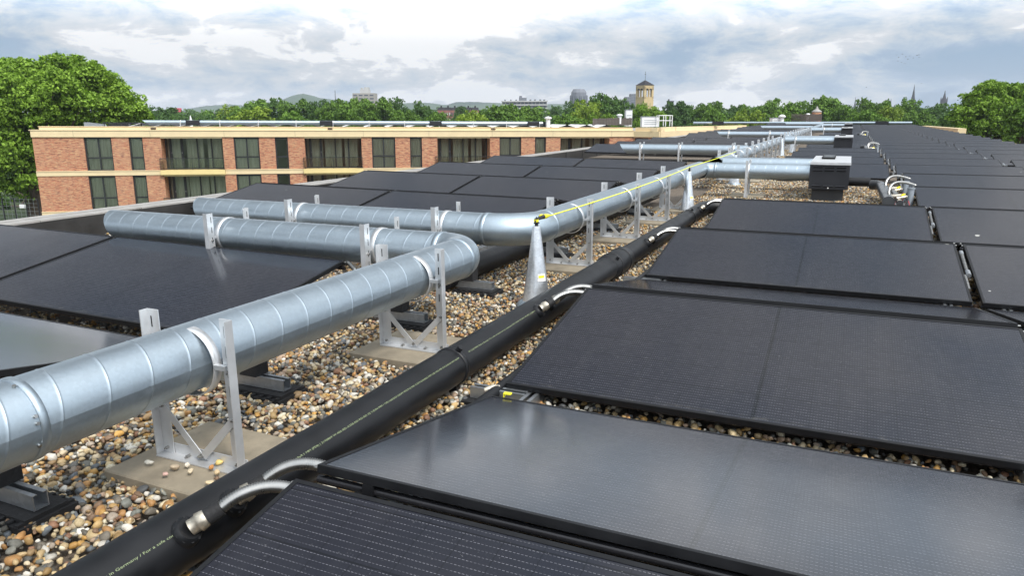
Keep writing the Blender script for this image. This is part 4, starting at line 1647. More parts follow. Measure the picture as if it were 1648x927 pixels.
def roof_duct(label, s0, s1, n, z, r, mit):
    t = thing('ventilation_duct', label, 'duct')
    m = spiral(s1 - s0, r, 0.35, 20, mit, 0)
    m.v = [(p[1], p[0], p[2]) for p in m.v]
    obj('duct_section', m, M_DUCT, t)
    c = MB()
    k = 2.5
    while k < s1 - s0:
        ring(c, (k, 0, 0), (1, 0, 0), r, 0.08, 0.012, 20)
        c.box(k - 0.03, k + 0.03, -0.03 - r - 0.02, -r - 0.001, -0.36, 0.06)
        k += 2.6
    stuff(obj('duct_strap', c, M_BAND, t))
    return on_roof(t, s0, n, z)


roof_duct('silver duct lying along the whole opposite roof, slanted at its left end', 3.0, 31.8, 1.7, 0.74, 0.155, 0.5)
for s, lb in ((5.9, 'leftmost black silencer box on the opposite roof duct'), (15.0, 'second black silencer box on the opposite roof duct'), (23.0, 'third black silencer box on the opposite roof duct'), (30.6, 'fourth black silencer box on the opposite roof duct'), (31.9, 'small black end box at the right end of the opposite roof duct')):
    wd = 0.32 if s > 31 else 0.85
    m = MB().box(0, wd, -0.24, 0.2, -0.20, 0.13).box(-0.03, 0.0, -0.26, 0.22, -0.22, 0.15).box(wd, wd + 0.03, -0.26, 0.22, -0.22, 0.15)
    tag(on_roof(obj('duct_silencer', m, M_BLACKBOX), s, 1.7, 0.75), lb, 'box', 'black boxes on the opposite duct')
pm = None
NP = 22
for i in range(NP):
    s = 2.0 + i * 1.62
    t = thing('roof_solar_panel', 'shallow solar panel pair on the opposite roof, %s from its left end' % ordn(i), 'solar panel', group='solar panels on the opposite roof')
    m = MB()
    m.add([(0, 0, 0.26), (0.76, 0, 0.47), (0.76, 4.0, 0.47), (0, 4.0, 0.26), (0, 0, 0.235), (0.76, 0, 0.445), (0.76, 4.0, 0.445), (0, 4.0, 0.235)],
          [(0, 1, 2, 3), (7, 6, 5, 4), (0, 4, 5, 1), (3, 2, 6, 7), (0, 3, 7, 4), (1, 5, 6, 2)])
    obj('rising_panel', m, M_WHITE, t)  # white colour stands in for the sky reflected on this side
    m = MB()
    m.add([(0.80, 0, 0.47), (1.56, 0, 0.26), (1.56, 4.0, 0.26), (0.80, 4.0, 0.47), (0.80, 0, 0.445), (1.56, 0, 0.235), (1.56, 4.0, 0.235), (0.80, 4.0, 0.445)],
          [(0, 1, 2, 3), (7, 6, 5, 4), (0, 4, 5, 1), (3, 2, 6, 7), (0, 3, 7, 4), (1, 5, 6, 2)])
    obj('falling_panel', m, M_FRAME, t)
    on_roof(t, s, 1.05 if i > 18 else 2.1, 0.20)
# dark skylight hatch at the left end
t = thing('roof_hatch', 'dark low hatch with railings at the left end of the opposite roof', 'roof hatch')
m = MB()
m.add([(0, 0, 0), (1.3, 0, 0), (1.1, 0, 0.36), (0.0, 0, 0.50), (0, 1, 0), (1.3, 1, 0), (1.1, 1, 0.36), (0.0, 1, 0.50)], [(0, 1, 2, 3), (7, 6, 5, 4), (0, 3, 7, 4), (1, 5, 6, 2), (3, 2, 6, 7)])
obj('hatch_body', m, M_GALV, t)
m = MB()
for x in (1.2, 2.0, 2.9, 3.6):
    m.tube([(x, 0.3, 0), (x, 0.3, 0.52)], 0.03, 6)
m.box(1.1, 3.7, 0.25, 0.35, 0.42, 0.50)
m.box(1.5, 2.8, 0.1, 0.8, 0.15, 0.40)
obj('hatch_frame', m, M_BLACKBOX, t)
on_roof(t, -0.9, 2.4, 0.22)

# wooden screens, cabinets, rail cage (right part of the opposite roof)
def plank_screen(label, p0, p1, h, z0, curve=0.0):
    t = thing('plank_screen', label, 'screen')
    n = 26
    d = Vector(p1) - Vector(p0)
    L_ = d.length
    me_ = MB().box(0.0, L_ / n * 0.86, 0, 0.03, 0, h).mesh('plank', M_WOOD)
    for i in range(n):
        f = i / n
        o = link('plank', me_, t, (L_ * f, -curve * math.sin(f * math.pi), random.uniform(-0.03, 0.03)), (random.uniform(-.02, .02), 0, 0))
        o.scale = (1, 1, random.uniform(0.96, 1.03))
    obj('screen_rail', MB().box(0, L_, 0.04, 0.10, 0.1 * h, 0.2 * h).box(0, L_, 0.04, 0.10, 0.7 * h, 0.8 * h), M_BARK, t)
    t.location = (p0[0], p0[1], z0)
    t.rotation_euler = (0, 0, math.atan2(d.y, d.x))
    return t


def base_at(u, v, dep):
    p = at(u, v, dep)
    return p


q0, q1 = at(954, 202, 61), at(1017, 202, 63)
plank_screen('dark plank screen around equipment on the opposite roof, left of the white cabinet', q0, q1, 0.60, q0.z)
q0, q1 = at(1273, 197, 66.5), at(1322, 197, 66)
plank_screen('rounded dark plank screen near the far end of the roof', q0, q1, 0.62, q0.z + 0.10, 0.9)
for (u0, u1, v0, v1, dep, lb, nm, cat) in [(1007, 1017, 177, 203, 63.5, 'narrow white upright cabinet behind the plank screen', 'roof_cabinet', 'cabinet'),
                                         (1033, 1060, 188, 204, 62, 'wide white cabinet between plank screen and railing cage', 'roof_cabinet', 'cabinet'),
                                         (1243, 1258, 190, 198, 66, 'small white box left of the round capped vent', 'roof_cabinet', 'cabinet')]:
    p0, p1 = at(u0, v1, dep), at(u1, v0, dep)
    wd = (at(u1, v1, dep) - p0).length
    hg = p1.z - p0.z
    t = thing(nm, lb, cat, p0, math.atan2(0.41, 0.91))
    m = MB().box(0, wd, 0, 0.8, 0, hg)
    obj('cabinet_body', m, M_WHITE, t)
    m = MB().box(-0.03, wd + 0.03, -0.03, 0.83, hg + 0.002, hg + 0.05)
    for q in range(3):
        m.box(wd * 0.12, wd * 0.88, -0.012, -0.001, hg * (0.25 + 0.2 * q), hg * (0.30 + 0.2 * q))
    obj('cabinet_top', m, M_GALV, t)
for (u, v0, v1, dep, r, lb) in [(997, 183, 191, 62.5, 0.26, 'white mushroom vent above the left plank screen'), (1258, 184, 196, 66, 0.30, 'grey capped vent pipe beside the small white box'), (1300, 182, 189, 66.5, 0.22, 'white capped vent above the rounded plank screen'), (882, 187, 197, 58, 0.28, 'white pointed vent cap behind the right end of the opposite duct')]:
    p = at(u, v1, dep)
    hg = at(u, v0, dep).z - p.z
    t = thing('vent_cap', lb, 'vent', p, 0, 'roof vents')
    obj('vent_pipe', MB().tube([(0, 0, -0.4), (0, 0, hg * 0.6)], r * 0.6, 14), M_WHITE, t)
    obj('vent_hood', MB().lathe([(r * 0.6, hg * 0.55), (r, hg * 0.62), (r, hg * 0.8), (r * 0.5, hg * 0.95), (r * 0.15, hg)], 16), M_WHITE, t)
p = at(1060, 203, 61)
t = thing('railing_cage', 'white tubular railing cage beside the wide white cabinet', 'railing', p, math.atan2(0.41, 0.91))
m = MB()
for x in (0, 0.55, 1.08):
    for y in (0, 0.9):
        m.tube([(x, y, 0), (x, y, 0.88)], 0.035, 6)
for z in (0.45, 0.86):
    m.tube([(0, 0, z), (1.08, 0, z), (1.08, 0.9, z), (0, 0.9, z), (0, 0, z)], 0.03, 6)
obj('rails', m, M_WHITE, t)

# second wing joining the far end of our roof
wb = thing('connecting_wing', 'cream topped wing joining the opposite building to the far end of our roof', 'building')
e1 = facpt(S1, 0, 0)
e2 = facpt(S1 + 2.6, 1.8, 0)
ca = at(1062, 210, 57.0)
cb_ = at(1091, 206, 60.5)
cc = at(1205, 201.5, 68)
path = [Vector((e1.x, e1.y, 0)), Vector((ca.x, ca.y, 0)), Vector((cb_.x, cb_.y, 0)), Vector((cc.x, cc.y, 0))]


def wall_strip(path, z0, z1, th, off=0.0):
    m = MB()
    for a, b in zip(path[:-1], path[1:]):
        d = (b - a).normalized()
        n = Vector((d.y, -d.x, 0))
        if n.y > 0 and n.dot(a) > 0:
            n = -n
        p = [a + n * off, b + n * off, b - n * (th - off), a - n * (th - off)]
        vs = [(q.x, q.y, z) for z in (z0, z1) for q in p]
        m.add(vs, [(3, 2, 1, 0), (4, 5, 6, 7), (0, 1, 5, 4), (1, 2, 6, 5), (2, 3, 7, 6), (3, 0, 4, 7)])
    return m


obj('cornice', wall_strip(path, -0.62, -0.18, 0.4, 0.09), M_CREAM, wb)
obj('parapet_band', wall_strip(path, -0.179, 0.10, 0.5, -0.2), M_CREAM, wb)
obj('brick_wall', wall_strip(path, GROUND, -0.621, 0.35, 0.0), M_BRICK, wb)
poly = [path[0], path[1], path[2], path[3], Vector((cc.x + 8, cc.y + 14, 0)), Vector((e1.x - 6, e1.y + 14, 0))]
m = MB()
m.add([(p.x, p.y, -0.2) for p in poly], [tuple(range(len(poly)))])
obj('roof_slab', m, M_COPING, wb)
d01 = (path[1] - path[0]).normalized()
m = MB()
dd = path[0] + d01 * 0.15
n_ = Vector((d01.y, -d01.x, 0))
m.bar(dd + Vector((0, 0, -1.9)) + n_ * 0.02, path[1] - d01 * 1.0 + Vector((0, 0, -1.9)) + n_ * 0.02, 0.06, 2.4, up=(0, 0, 1))
obj('dark_glazing', m, M_DARKFR, wb)
# far right wing with cream parapet
wr = thing('far_right_wing', 'cream parapet of the wing turning right at the far end of the roof', 'building')
r0, r1 = at(1483, 203, 62), at(1541, 213, 50)
pth = [Vector((r0.x, r0.y, 0)), Vector((r1.x, r1.y, 0))]
obj('cornice', wall_strip(pth, -0.25, 0.08, 0.5, 0.0), M_CREAM, wr)
obj('brick_wall', wall_strip(pth, GROUND, -0.251, 0.4, -0.05), M_BRICK, wr)

# ------------------------------------------------------------------ trees
def leaf_mesh(name, lobes, n, size, mat, seed, inner=0.25):
    rg = np.random.default_rng(seed)
    lobes = np.array(lobes, float)           # x y z rx ry rz
    sub = []
    for L in lobes:
        for _ in range(16):
            dd = rg.normal(size=3)
            dd /= np.linalg.norm(dd)
            dd[2] = abs(dd[2]) if rg.random() < 0.7 else dd[2]
            q = rg.uniform(0.20, 0.38)
            sub.append(list(L[:3] + dd * L[3:6] * rg.uniform(0.78, 1.04)) + list(L[3:6] * q))
        sub.append(list(L[:3]) + list(L[3:6] * 0.8))
    lobes = np.array(sub)
    area = (lobes[:, 3] * lobes[:, 5])
    pr = area / area.sum()
    li = rg.choice(len(lobes), n, p=pr)
    d = rg.normal(size=(n, 3))
    d /= np.linalg.norm(d, axis=1)[:, None]
    up = rg.random(n) < 0.75
    d[:, 2] = np.where(up, np.abs(d[:, 2]), d[:, 2])
    rad = 1.08 - np.abs(rg.normal(0, 0.24, n))
    rad = np.where(rg.random(n) < inner, rg.uniform(0.3, 1.0, n), rad)
    # ragged surface: clumps pushed in and out
    ph = rg.uniform(0, 6.28, 6)
    bump = 1 + 0.10 * np.sin(d[:, 0] * 7 + ph[0] + li) * np.sin(d[:, 2] * 8 + ph[1]) + 0.07 * np.sin(d[:, 1] * 15 + ph[2]) * np.sin(d[:, 0] * 13 + ph[3])
    P = lobes[li, :3] + d * lobes[li, 3:6] * (rad * bump)[:, None]
    nrm_ = d + rg.normal(0, 0.85, (n, 3)) + np.array([0, 0, 0.30])
    nrm_ /= np.linalg.norm(nrm_, axis=1)[:, None]
    a = np.cross(nrm_, rg.normal(size=(n, 3)))
    a /= np.linalg.norm(a, axis=1)[:, None]
    b = np.cross(nrm_, a)
    s = (size * rg.uniform(0.6, 1.35, n))[:, None]
    V = np.stack([P - a * s, P - b * s * 0.55, P + a * s, P + b * s * 0.55], axis=1)
    V[:, 1] += nrm_ * s * 0.18
    V[:, 3] += nrm_ * s * 0.18
    me = bpy.data.meshes.new(name)
    me.vertices.add(n * 4)
    me.vertices.foreach_set('co', V.reshape(-1).astype(np.float32))
    me.loops.add(n * 4)
    me.loops.foreach_set('vertex_index', np.arange(n * 4, dtype=np.int32))
    me.polygons.add(n)
    me.polygons.foreach_set('loop_start', (np.arange(n) * 4).astype(np.int32))
    me.polygons.foreach_set('loop_total', np.full(n, 4, np.int32))
    me.update(calc_edges=True)
    me.materials.append(mat)
    return me


def crown_lobes(seed, w, h, zb, n=16, depth=None):
    rg = random.Random(seed)
    out = [(0, 0, zb + h * 0.48, w * 0.36, w * 0.36, h * 0.40)]
    for i in range(n):
        a = rg.uniform(0, 2 * math.pi)
        f = rg.random()
        z = zb + h * (0.12 + 0.76 * f)
        rr = w * 0.5 * math.sqrt(max(0.05, 1 - ((f - 0.42) / 0.66) ** 2)) * rg.uniform(0.55, 0.85)
        s = w * rg.uniform(0.11, 0.20)
        out.append((rr * math.cos(a), rr * math.sin(a), z, s, s, s * rg.uniform(0.7, 0.95)))
    return out


def trunk_mesh(zb, h, r, seed):
    rg = random.Random(seed)
    m = MB()
    m.tube([(0, 0, 0), (0.1 * r, 0, zb * 0.5), (0.4 * r, 0.2 * r, zb + h * 0.3), (0, 0, zb + h * 0.75)], [r * 1.25, r, r * 0.7, r * 0.15], 10)
    for i in range(7):
        a = rg.uniform(0, 6.28)
        z = zb * 0.8 + h * rg.uniform(0.0, 0.35)
        L_ = h * rg.uniform(0.28, 0.42)
        m.tube([(0.2 * r, 0, z), (math.cos(a) * L_ * 0.5, math.sin(a) * L_ * 0.5, z + L_ * 0.45), (math.cos(a) * L_, math.sin(a) * L_, z + L_ * 0.85)], [r * 0.45, r * 0.28, r * 0.06], 7)
    return m.mesh('trunk', M_BARK)


VARS = []
for i in range(5):
    W0, H0 = 9.0, 8.6
    lobes = crown_lobes(20 + i, W0, H0, 2.6, 20)
    VARS.append((lobes, trunk_mesh(2.6, H0, 0.3, i)))
CROWN = {}


def background_tree(u, vtop, dep, wpx, kind, var, label, group='trees in the belt behind the roofs'):
    """tree whose top shows at (u, vtop), dep metres off, crown wpx photo pixels wide"""
    key = (kind, var)
    if key not in CROWN:
        CROWN[key] = leaf_mesh('crown', VARS[var][0], 6500, 0.25, M_LEAF[kind], 100 + var * 7 + kind)
    p = at(u, vtop, dep)
    top = p.z - GROUND
    wm = wpx / FPX * dep
    s = wm / 9.4
    sz = top / 11.4
    t = thing('broadleaf_tree', label, 'tree', (p.x, p.y, GROUND), random.uniform(0, 6.28), group)
    t.scale = (s, s, sz)
    link('trunk', VARS[var][1], t)
    link('crown', CROWN[key], t)
    return t


TR = [  # u, vtop, depth, width px, kind, label detail
    (262, 172, 190, 60, 2, 'dark tree at the foot of the big left tree beside the red cube'),
    (345, 176, 200, 60, 1, 'low tree left of the woodland belt below the flat hill'),
    (372, 170, 180, 52, 3, 'yellowish low tree at the left start of the belt'),
    (402, 160, 165, 62, 1, 'green tree left of the cone shaped hill'),
    (436, 158, 168, 60, 2, 'dark green tree just left of the cone shaped hill'),
    (405, 172, 140, 84, 3, 'broad yellow green tree low in front of the belt, left'),
    (476, 156, 165, 64, 1, 'tree directly below the cone shaped hill'),
    (512, 162, 160, 55, 2, 'dark tree on the right foot of the cone shaped hill'),
    (533, 160, 158, 52, 1, 'tree below the thin mast'),
    (470, 178, 130, 64, 1, 'low round tree in the front of the belt under the hill'),
    (572, 157, 155, 60, 1, 'tree hiding the foot of the pale tower block'),
    (606, 153, 150, 66, 1, 'tallest tree right of the pale tower block'),
    (636, 158, 152, 52, 2, 'tree on the right shoulder of the tallest tree near the tower block'),
    (550, 176, 128, 66, 1, 'low tree in front of the belt below the thin mast'),
    (676, 163, 158, 38, 2, 'small pointed dark tree standing apart right of the tower block'),
    (652, 176, 130, 60, 1, 'low tree in front, right of the tower block'),
    (742, 168, 260, 30, 2, 'small dark tree above the red roofed terrace'),
    (705, 180, 135, 60, 1, 'low light tree in front of the red roofed terrace'),
    (760, 178, 132, 64, 3, 'low yellow green tree right of the terrace'),
    (806, 166, 150, 76, 1, 'rounded tree in front of the left half of the white slab block'),
    (848, 170, 148, 70, 1, 'rounded tree in front of the right half of the white slab block'),
    (892, 168, 230, 26, 2, 'small tree just right of the white slab block'),
    (925, 161, 175, 46, 2, 'dark tree at the foot of the round topped tower'),
    (972, 150, 150, 66, 2, 'tall dark tree between the round topped tower and the church tower'),
    (945, 160, 148, 58, 3, 'olive green tree leaning against the tall dark tree'),
    (995, 158, 152, 44, 2, 'dark tree right shoulder of the tall dark tree'),
    (968, 178, 110, 50, 0, 'fresh green low tree behind the left plank screen'),
    (1022, 168, 160, 40, 2, 'dark tree below the church tower on its left'),
    (1045, 167, 140, 56, 0, 'bright green tree below the church tower'),
    (915, 182, 120, 70, 1, 'low hedge like tree behind the white pointed vent'),
    (1088, 162, 160, 52, 2, 'dark blue green tree beside the small brown turret'),
    (1075, 172, 150, 46, 2, 'dark tree below the small brown turret'),
    (1120, 168, 170, 50, 2, 'dark tree in the dip right of the brown turret'),
    (1142, 164, 168, 60, 1, 'wide tree right of the dip'),
    (1150, 173, 140, 46, 1, 'willow like rounded tree in front, right of the dip'),
    (1185, 168, 180, 40, 2, 'darker tree right of the willow like tree'),
    (1208, 165, 165, 50, 1, 'tree left of the high clump above the white box'),
    (1206, 178, 130, 60, 3, 'yellow green low tree above the far white duct'),
    (1236, 159, 165, 44, 1, 'rounded tree standing above the small white box'),
    (1281, 161, 160, 60, 1, 'tree left of the round brick chimney'),
    (1262, 176, 135, 50, 1, 'low tree behind the capped vent pipe'),
    (1336, 151, 150, 74, 1, 'large domed dark tree right of the round brick chimney'),
    (1318, 160, 152, 50, 2, 'dark tree directly behind the round brick chimney'),
    (1360, 170, 140, 50, 1, 'low tree right of the large domed tree'),
    (1394, 156, 160, 42, 1, 'tree with open crown between the domed tree and the spire'),
    (1420, 160, 158, 42, 1, 'leafy tree midway between domed tree and spire'),
    (1438, 167, 140, 54, 3, 'olive flowering tree left of the tall spire'),
    (1466, 159, 158, 50, 1, 'tree hiding the foot of the tall spire'),
    (1400, 178, 125, 60, 1, 'low bushy tree above the black box on the far duct'),
    (1506, 167, 150, 60, 2, 'dark tree below the second spire'),
    (1480, 176, 128, 60, 1, 'low tree right of the tall spire foot'),
    (1530, 176, 100, 50, 2, 'dark low tree at the left edge of the big right tree'),
]
for i, (u, v, dep, wpx, kind, lb) in enumerate(TR):
    background_tree(u, v, dep, wpx * 1.12, kind, i % 5, lb)
# undergrowth filling the belt
def belt(name, u0, u1, v, dep, hgt, n, kind, seed):
    rg = random.Random(seed)
    lobes = []
    m = int((u1 - u0) / 9)
    for i in range(m):
        u = u0 + (u1 - u0) * (i + rg.random()) / m
        p = at(u, v + rg.uniform(-2, 4), dep + rg.uniform(-8, 8))
        s = rg.uniform(1.2, 2.2)
        lobes.append((p.x, p.y, p.z - s, s * 1.4, s * 1.4, s * 1.3))
        lobes.append((p.x + rg.uniform(-2, 2), p.y, p.z - s * 3, s * 1.7, s * 1.7, s * 1.8))
    return stuff(link(name, leaf_mesh(name, lobes, n, 0.26, M_LEAF[kind], seed, 0.5)))


belt('undergrowth', 250, 700, 187, 175, 6, 24000, 2, 5)
belt('undergrowth', 690, 1080, 188, 172, 6, 22000, 2, 6)
belt('undergrowth', 1060, 1560, 183, 172, 6, 28000, 2, 8)
far_wood = []
rg = random.Random(3)
for i in range(120):
    u = 240 + i * 11.2 + rg.uniform(-4, 4)
    p = at(u, 182 + rg.uniform(-3, 2) - (u - 240) * 0.004, 420 + rg.uniform(-60, 60))
    s = rg.uniform(3.5, 6.5)
    far_wood.append((p.x, p.y, p.z - s * 0.6, s, s, s * 0.8))
stuff(link('far_wood', leaf_mesh('far_wood', far_wood, 16000, 0.9, M_LEAF[2], 77, 0.4)))

# big left tree
def big_tree(u, vtop, dep, crown, label, kind, n, leaf, seed, trunk_u=None):
    p = at(u, vtop, dep)
    t = thing('broadleaf_tree', label, 'tree', (p.x, p.y, GROUND))
    loc = []
    for (cu, cv, cd, r) in crown:
        q = at(cu, cv, dep + cd)
        loc.append((q.x - p.x, q.y - p.y, q.z - GROUND - 0.35, r * 0.95, r * 0.95, r * 0.82))
    link('crown', leaf_mesh('crown', loc, n, leaf, M_LEAF[kind], seed, 0.12), t)
    m = MB()
    if trunk_u:
        q = at(trunk_u, 300, dep) - p
        bx_, by_ = q.x, q.y
    else:
        bx_, by_ = 0, 0
    m.tube([(bx_, by_, 0), (bx_ + 0.1, by_, 2.5), (bx_ - 0.4, by_, 5.5), (0, 0, 9.5)], [0.85, 0.62, 0.5, 0.2], 14)
    rg = random.Random(seed)
    for l in loc[::2]:
        m.tube([(bx_, by_, rg.uniform(2.2, 5)), ((bx_ + l[0]) / 2, (by_ + l[1]) / 2, l[2] * 0.62), (l[0], l[1], l[2])], [0.30, 0.16, 0.04], 8)
    obj('trunk', m, M_BARK, t)
    return t


big_tree(90, 90, 66, [
    (70, 165, 0, 4.0), (120, 150, 1, 3.6), (20, 150, 0, 3.4), (160, 165, 2, 3.0), (195, 178, 2, 2.2), (214, 186, 3, 1.5), (60, 118, 0, 1.9), (105, 112, 1, 1.8), (135, 114, 1, 1.6),
    (165, 128, 2, 1.6), (190, 148, 2, 1.3), (210, 160, 2, 0.9), (180, 132, 2, 0.9), (20, 108, 0, 1.3), (6, 100, 0, 0.8), (30, 98, 0, 0.9), (78, 100, 0, 1.0), (96, 97, 0, 0.7), (128, 98, 0, 0.8), (146, 104, 0, 0.8),
    (222, 172, 3, 0.8), (232, 180, 3, 0.6), (-20, 170, 0, 4.0), (10, 220, -1, 3.4), (60, 230, 0, 3.2), (30, 268, -2, 2.4), (-10, 260, -2, 3.0), (45, 190, -2, 3.0), (100, 195, 0, 3.0), (150, 200, 2, 2.6), (185, 200, 3, 2.2),
    (20, 300, -2, 1.4), (45, 290, -3, 1.0), (-20, 300, -2, 2.0), (85, 140, -3, 1.8), (35, 140, -3, 1.8), (130, 165, -2, 1.7), (0, 190, -3, 2.2), (25, 240, -3.5, 1.8), (60, 165, -4, 1.6), (225, 196, 3, 1.2)],
    'huge fresh green tree at the left edge rising above the brick wing', 0, 85000, 0.150, 41, trunk_u=52)
# big right tree
big_tree(1600, 130, 74, [
    (1592, 150, 0, 1.5), (1570, 162, 0, 1.5), (1620, 152, 1, 1.6), (1645, 156, 0, 1.8), (1590, 178, 0, 2.2), (1630, 180, 0, 2.4), (1555, 180, 0, 1.6), (1545, 192, 0, 1.3), (1668, 170, 0, 2.6), (1580, 200, 0, 2.2), (1615, 208, -1, 2.3),
    (1648, 212, -1, 2.4), (1560, 206, 0, 1.8), (1596, 138, 0, 0.7), (1610, 136, 0, 0.6), (1582, 143, 0, 0.7), (1634, 140, 0, 0.7), (1565, 152, 0, 0.6), (1646, 144, 0, 0.7), (1660, 190, 0, 2.8), (1640, 232, -2, 2.2), (1670, 230, 0, 3.0)],
    'big fresh green tree at the right edge beyond the far corner of the roof', 0, 50000, 0.145, 43)
big_tree(1655, 170, 62, [(1650, 190, 0, 1.6), (1662, 175, 0, 1.4), (1668, 205, 0, 2.0), (1645, 212, 0, 1.4), (1672, 225, 0, 1.8)],
         'darker olive shrub like tree cut by the right edge of the photo', 1, 11000, 0.14, 44)
big_tree(60, 300, 80, [(20, 300, 8, 3.0), (-20, 270, 8, 4.0), (60, 280, 10, 3.0), (100, 240, 10, 4.0), (0, 325, 0, 1.0), (60, 318, 12, 2.0)],
         'shaded dark tree behind the trunk of the huge left tree', 2, 16000, 0.2, 45)

# park fence with a white notice at the far left
q0, q1 = at(-30, 343, 64), at(64, 345, 62)
d = q1 - q0
t = thing('wire_fence', 'low wire fence in the park below the huge left tree', 'fence', (q0.x, q0.y, GROUND + 0.0), math.atan2(d.y, d.x))
fz = at(20, 318, 63).z - GROUND
pme_ = MB().tube([(0, 0, -0.2), (0, 0, fz)], 0.05, 8).mesh('fence_post', M_BLACKBOX)
L_ = math.hypot(d.x, d.y)
for i in range(6):
    link('fence_post', pme_, t, (L_ * i / 5, 0, 0))
m = MB()
for i in range(9):
    z = fz * (i + 1) / 9.2
    m.bar((0, 0, z), (L_, 0, z), 0.02, 0.02)
for i in range(0, 40, 3):
    m.box(L_ * i / 39 - 0.008, L_ * i / 39 + 0.008, -0.01, 0.01, 0, fz * 0.98)
stuff(obj('wire_mesh', m, M_GALV, t))
nb_ = at(36, 332, 62.5)
tag(obj('notice_board', MB().box(-0.25, 0.25, -0.02, 0.02, 0, 0.28).box(-0.27, 0.27, 0.021, 0.03, -0.02, 0.30), M_WHITE, None, (nb_.x, nb_.y, nb_.z - 0.14), (0, 0, 0.42)), 'small white board on the park fence at far left', 'board')
t = thing('park_shed', 'low pale shed half hidden behind the left corner of the brick wing', 'shed', at(60, 345, 72), 0.42)
obj('shed_wall', MB().box(-0.3, 2.2, 0, 2, -1, 1.4), M_WHITE, t)
obj('shed_roof', MB().box(-0.4, 2.3, -0.1, 2.1, 1.401, 1.5), M_COPING, t)

# ------------------------------------------------------------------ hills
def hill(name, prof, dep, depth_m, base_v=186):
    """ridge given as (u, v) silhouette points, dep metres away, falling off before and behind"""
    m = MB()
    rows = []
    uu = np.linspace(prof[0][0], prof[-1][0], 70)
    vv = np.interp(uu, [p[0] for p in prof], [p[1] for p in prof])
    rg = random.Random(int(dep))
    for r in range(9):
        f = (r - 4) / 4
        k = math.cos(f * math.pi / 2) ** 1.3 if abs(f) < 1 else 0
        row = []
        for u, v in zip(uu, vv):
            top = at(u, v + rg.uniform(-0.5, 0.5), dep)
            z = GROUND + (top.z - GROUND) * k
            sc2 = (dep + f * depth_m) / dep
            row.append((top.x * sc2, top.y * sc2, z))
        rows.append(row)
    vs = [p for row in rows for p in row]
    n = len(uu)
    fs = [(r * n + i, r * n + i + 1, (r + 1) * n + i + 1, (r + 1) * n + i) for r in range(8) for i in range(n - 1)]
    m.add(vs, fs, 0, True)
    return struct(obj(name, m, M_HILL))


hill('hill', [(395, 187), (430, 172), (455, 160), (472, 153), (484, 150.5), (490, 150.5), (500, 153), (520, 158), (550, 161), (600, 166), (660, 178), (700, 187)], 2100, 300)
hill('hill', [(285, 187), (300, 175), (330, 170), (352, 168.5), (372, 167.5), (390, 169), (420, 172), (460, 176), (520, 187)], 2300, 260)
hill('hill', [(560, 187), (640, 166), (690, 165), (715, 169), (735, 164), (760, 163.5), (780, 164.5), (800, 165), (840, 168), (880, 167), (910, 167), (940, 172), (990, 176), (1060, 187)], 2200, 300)
hill('hill', [(60, 187), (240, 178), (285, 178), (420, 178), (700, 180), (1100, 180), (1400, 178), (1700, 177), (1900, 187)], 2350, 120)

# ------------------------------------------------------------------ distant town
M_PALE = simple('pale_render', (0.30, 0.28, 0.25), 0.8, 0, 0.05, 0.05)
M_PALEW = simple('white_render', (0.42, 0.42, 0.41), 0.8, 0, 0.05, 0.05)
M_GREYF = simple('grey_facade', (0.15, 0.16, 0.185), 0.7, 0, 0.05, 0.05)
M_DKWIN = simple('far_window_glass', (0.07, 0.08, 0.10), 0.25, 0, 0.2, 0.3)
M_SAND = simple('yellow_sandstone', (0.50, 0.38, 0.20), 0.85, 0, 0.10, 0.6)
M_SLATE = simple('dark_slate', (0.030, 0.028, 0.032), 0.9, 0, 0.15, 1.0, 0, 0.15)
M_REDROOF = simple('red_brick_far', (0.24, 0.10, 0.08), 0.8, 0, 0.15, 0.4)


def block(name, label, cat, u0, u1, v0, dep, deep, rows, cols, mat, wmat=M_DKWIN, extra=None, gaps=(0.62, 0.55)):
    p0, p1 = at(u0, 187, dep), at(u1, 187, dep)
    top = at((u0 + u1) / 2, v0, dep).z
    wd = (p1 - p0).length
    ang = math.atan2((p1 - p0).y, (p1 - p0).x)
    hg = top - GROUND
    t = thing(name, label, cat, (p0.x, p0.y, GROUND), ang)
    obj('wall', MB().box(0, wd, 0, deep, 0, hg), mat, t)
    vis = min(hg, top - EYE.z + 12)
    sh = min(vis / rows, 2.7)
    wme = MB().box(0, wd / cols * gaps[0], -0.15, 0.1, 0, sh * gaps[1]).mesh('window', wmat)
    for r in range(rows):
        for c in range(cols):
            link('window', wme, t, (wd / cols * (c + (1 - gaps[0]) / 2), 0, hg - sh * (r + 0.85)))
    if extra:
        extra(t, wd, deep, hg)
    return t


def ex_tower(t, wd, dp, hg):
    obj('roof_plant', MB().box(wd * 0.32, wd * 0.72, dp * 0.2, dp * 0.8, hg, hg + 3.2).box(wd * 0.5, wd * 0.7, dp * 0.3, dp * 0.7, hg + 3.2, hg + 5).tube([(wd * 0.38, dp * .5, hg + 3.2), (wd * 0.38, dp * .5, hg + 4.6)], 1.1, 10), M_PALEW, t)


block('tower_block', 'pale stepped tower block rising from the trees left of centre', 'tower block', 569, 604, 149.5, 640, 14, 7, 4, M_PALE, extra=ex_tower, gaps=(0.7, 0.4))


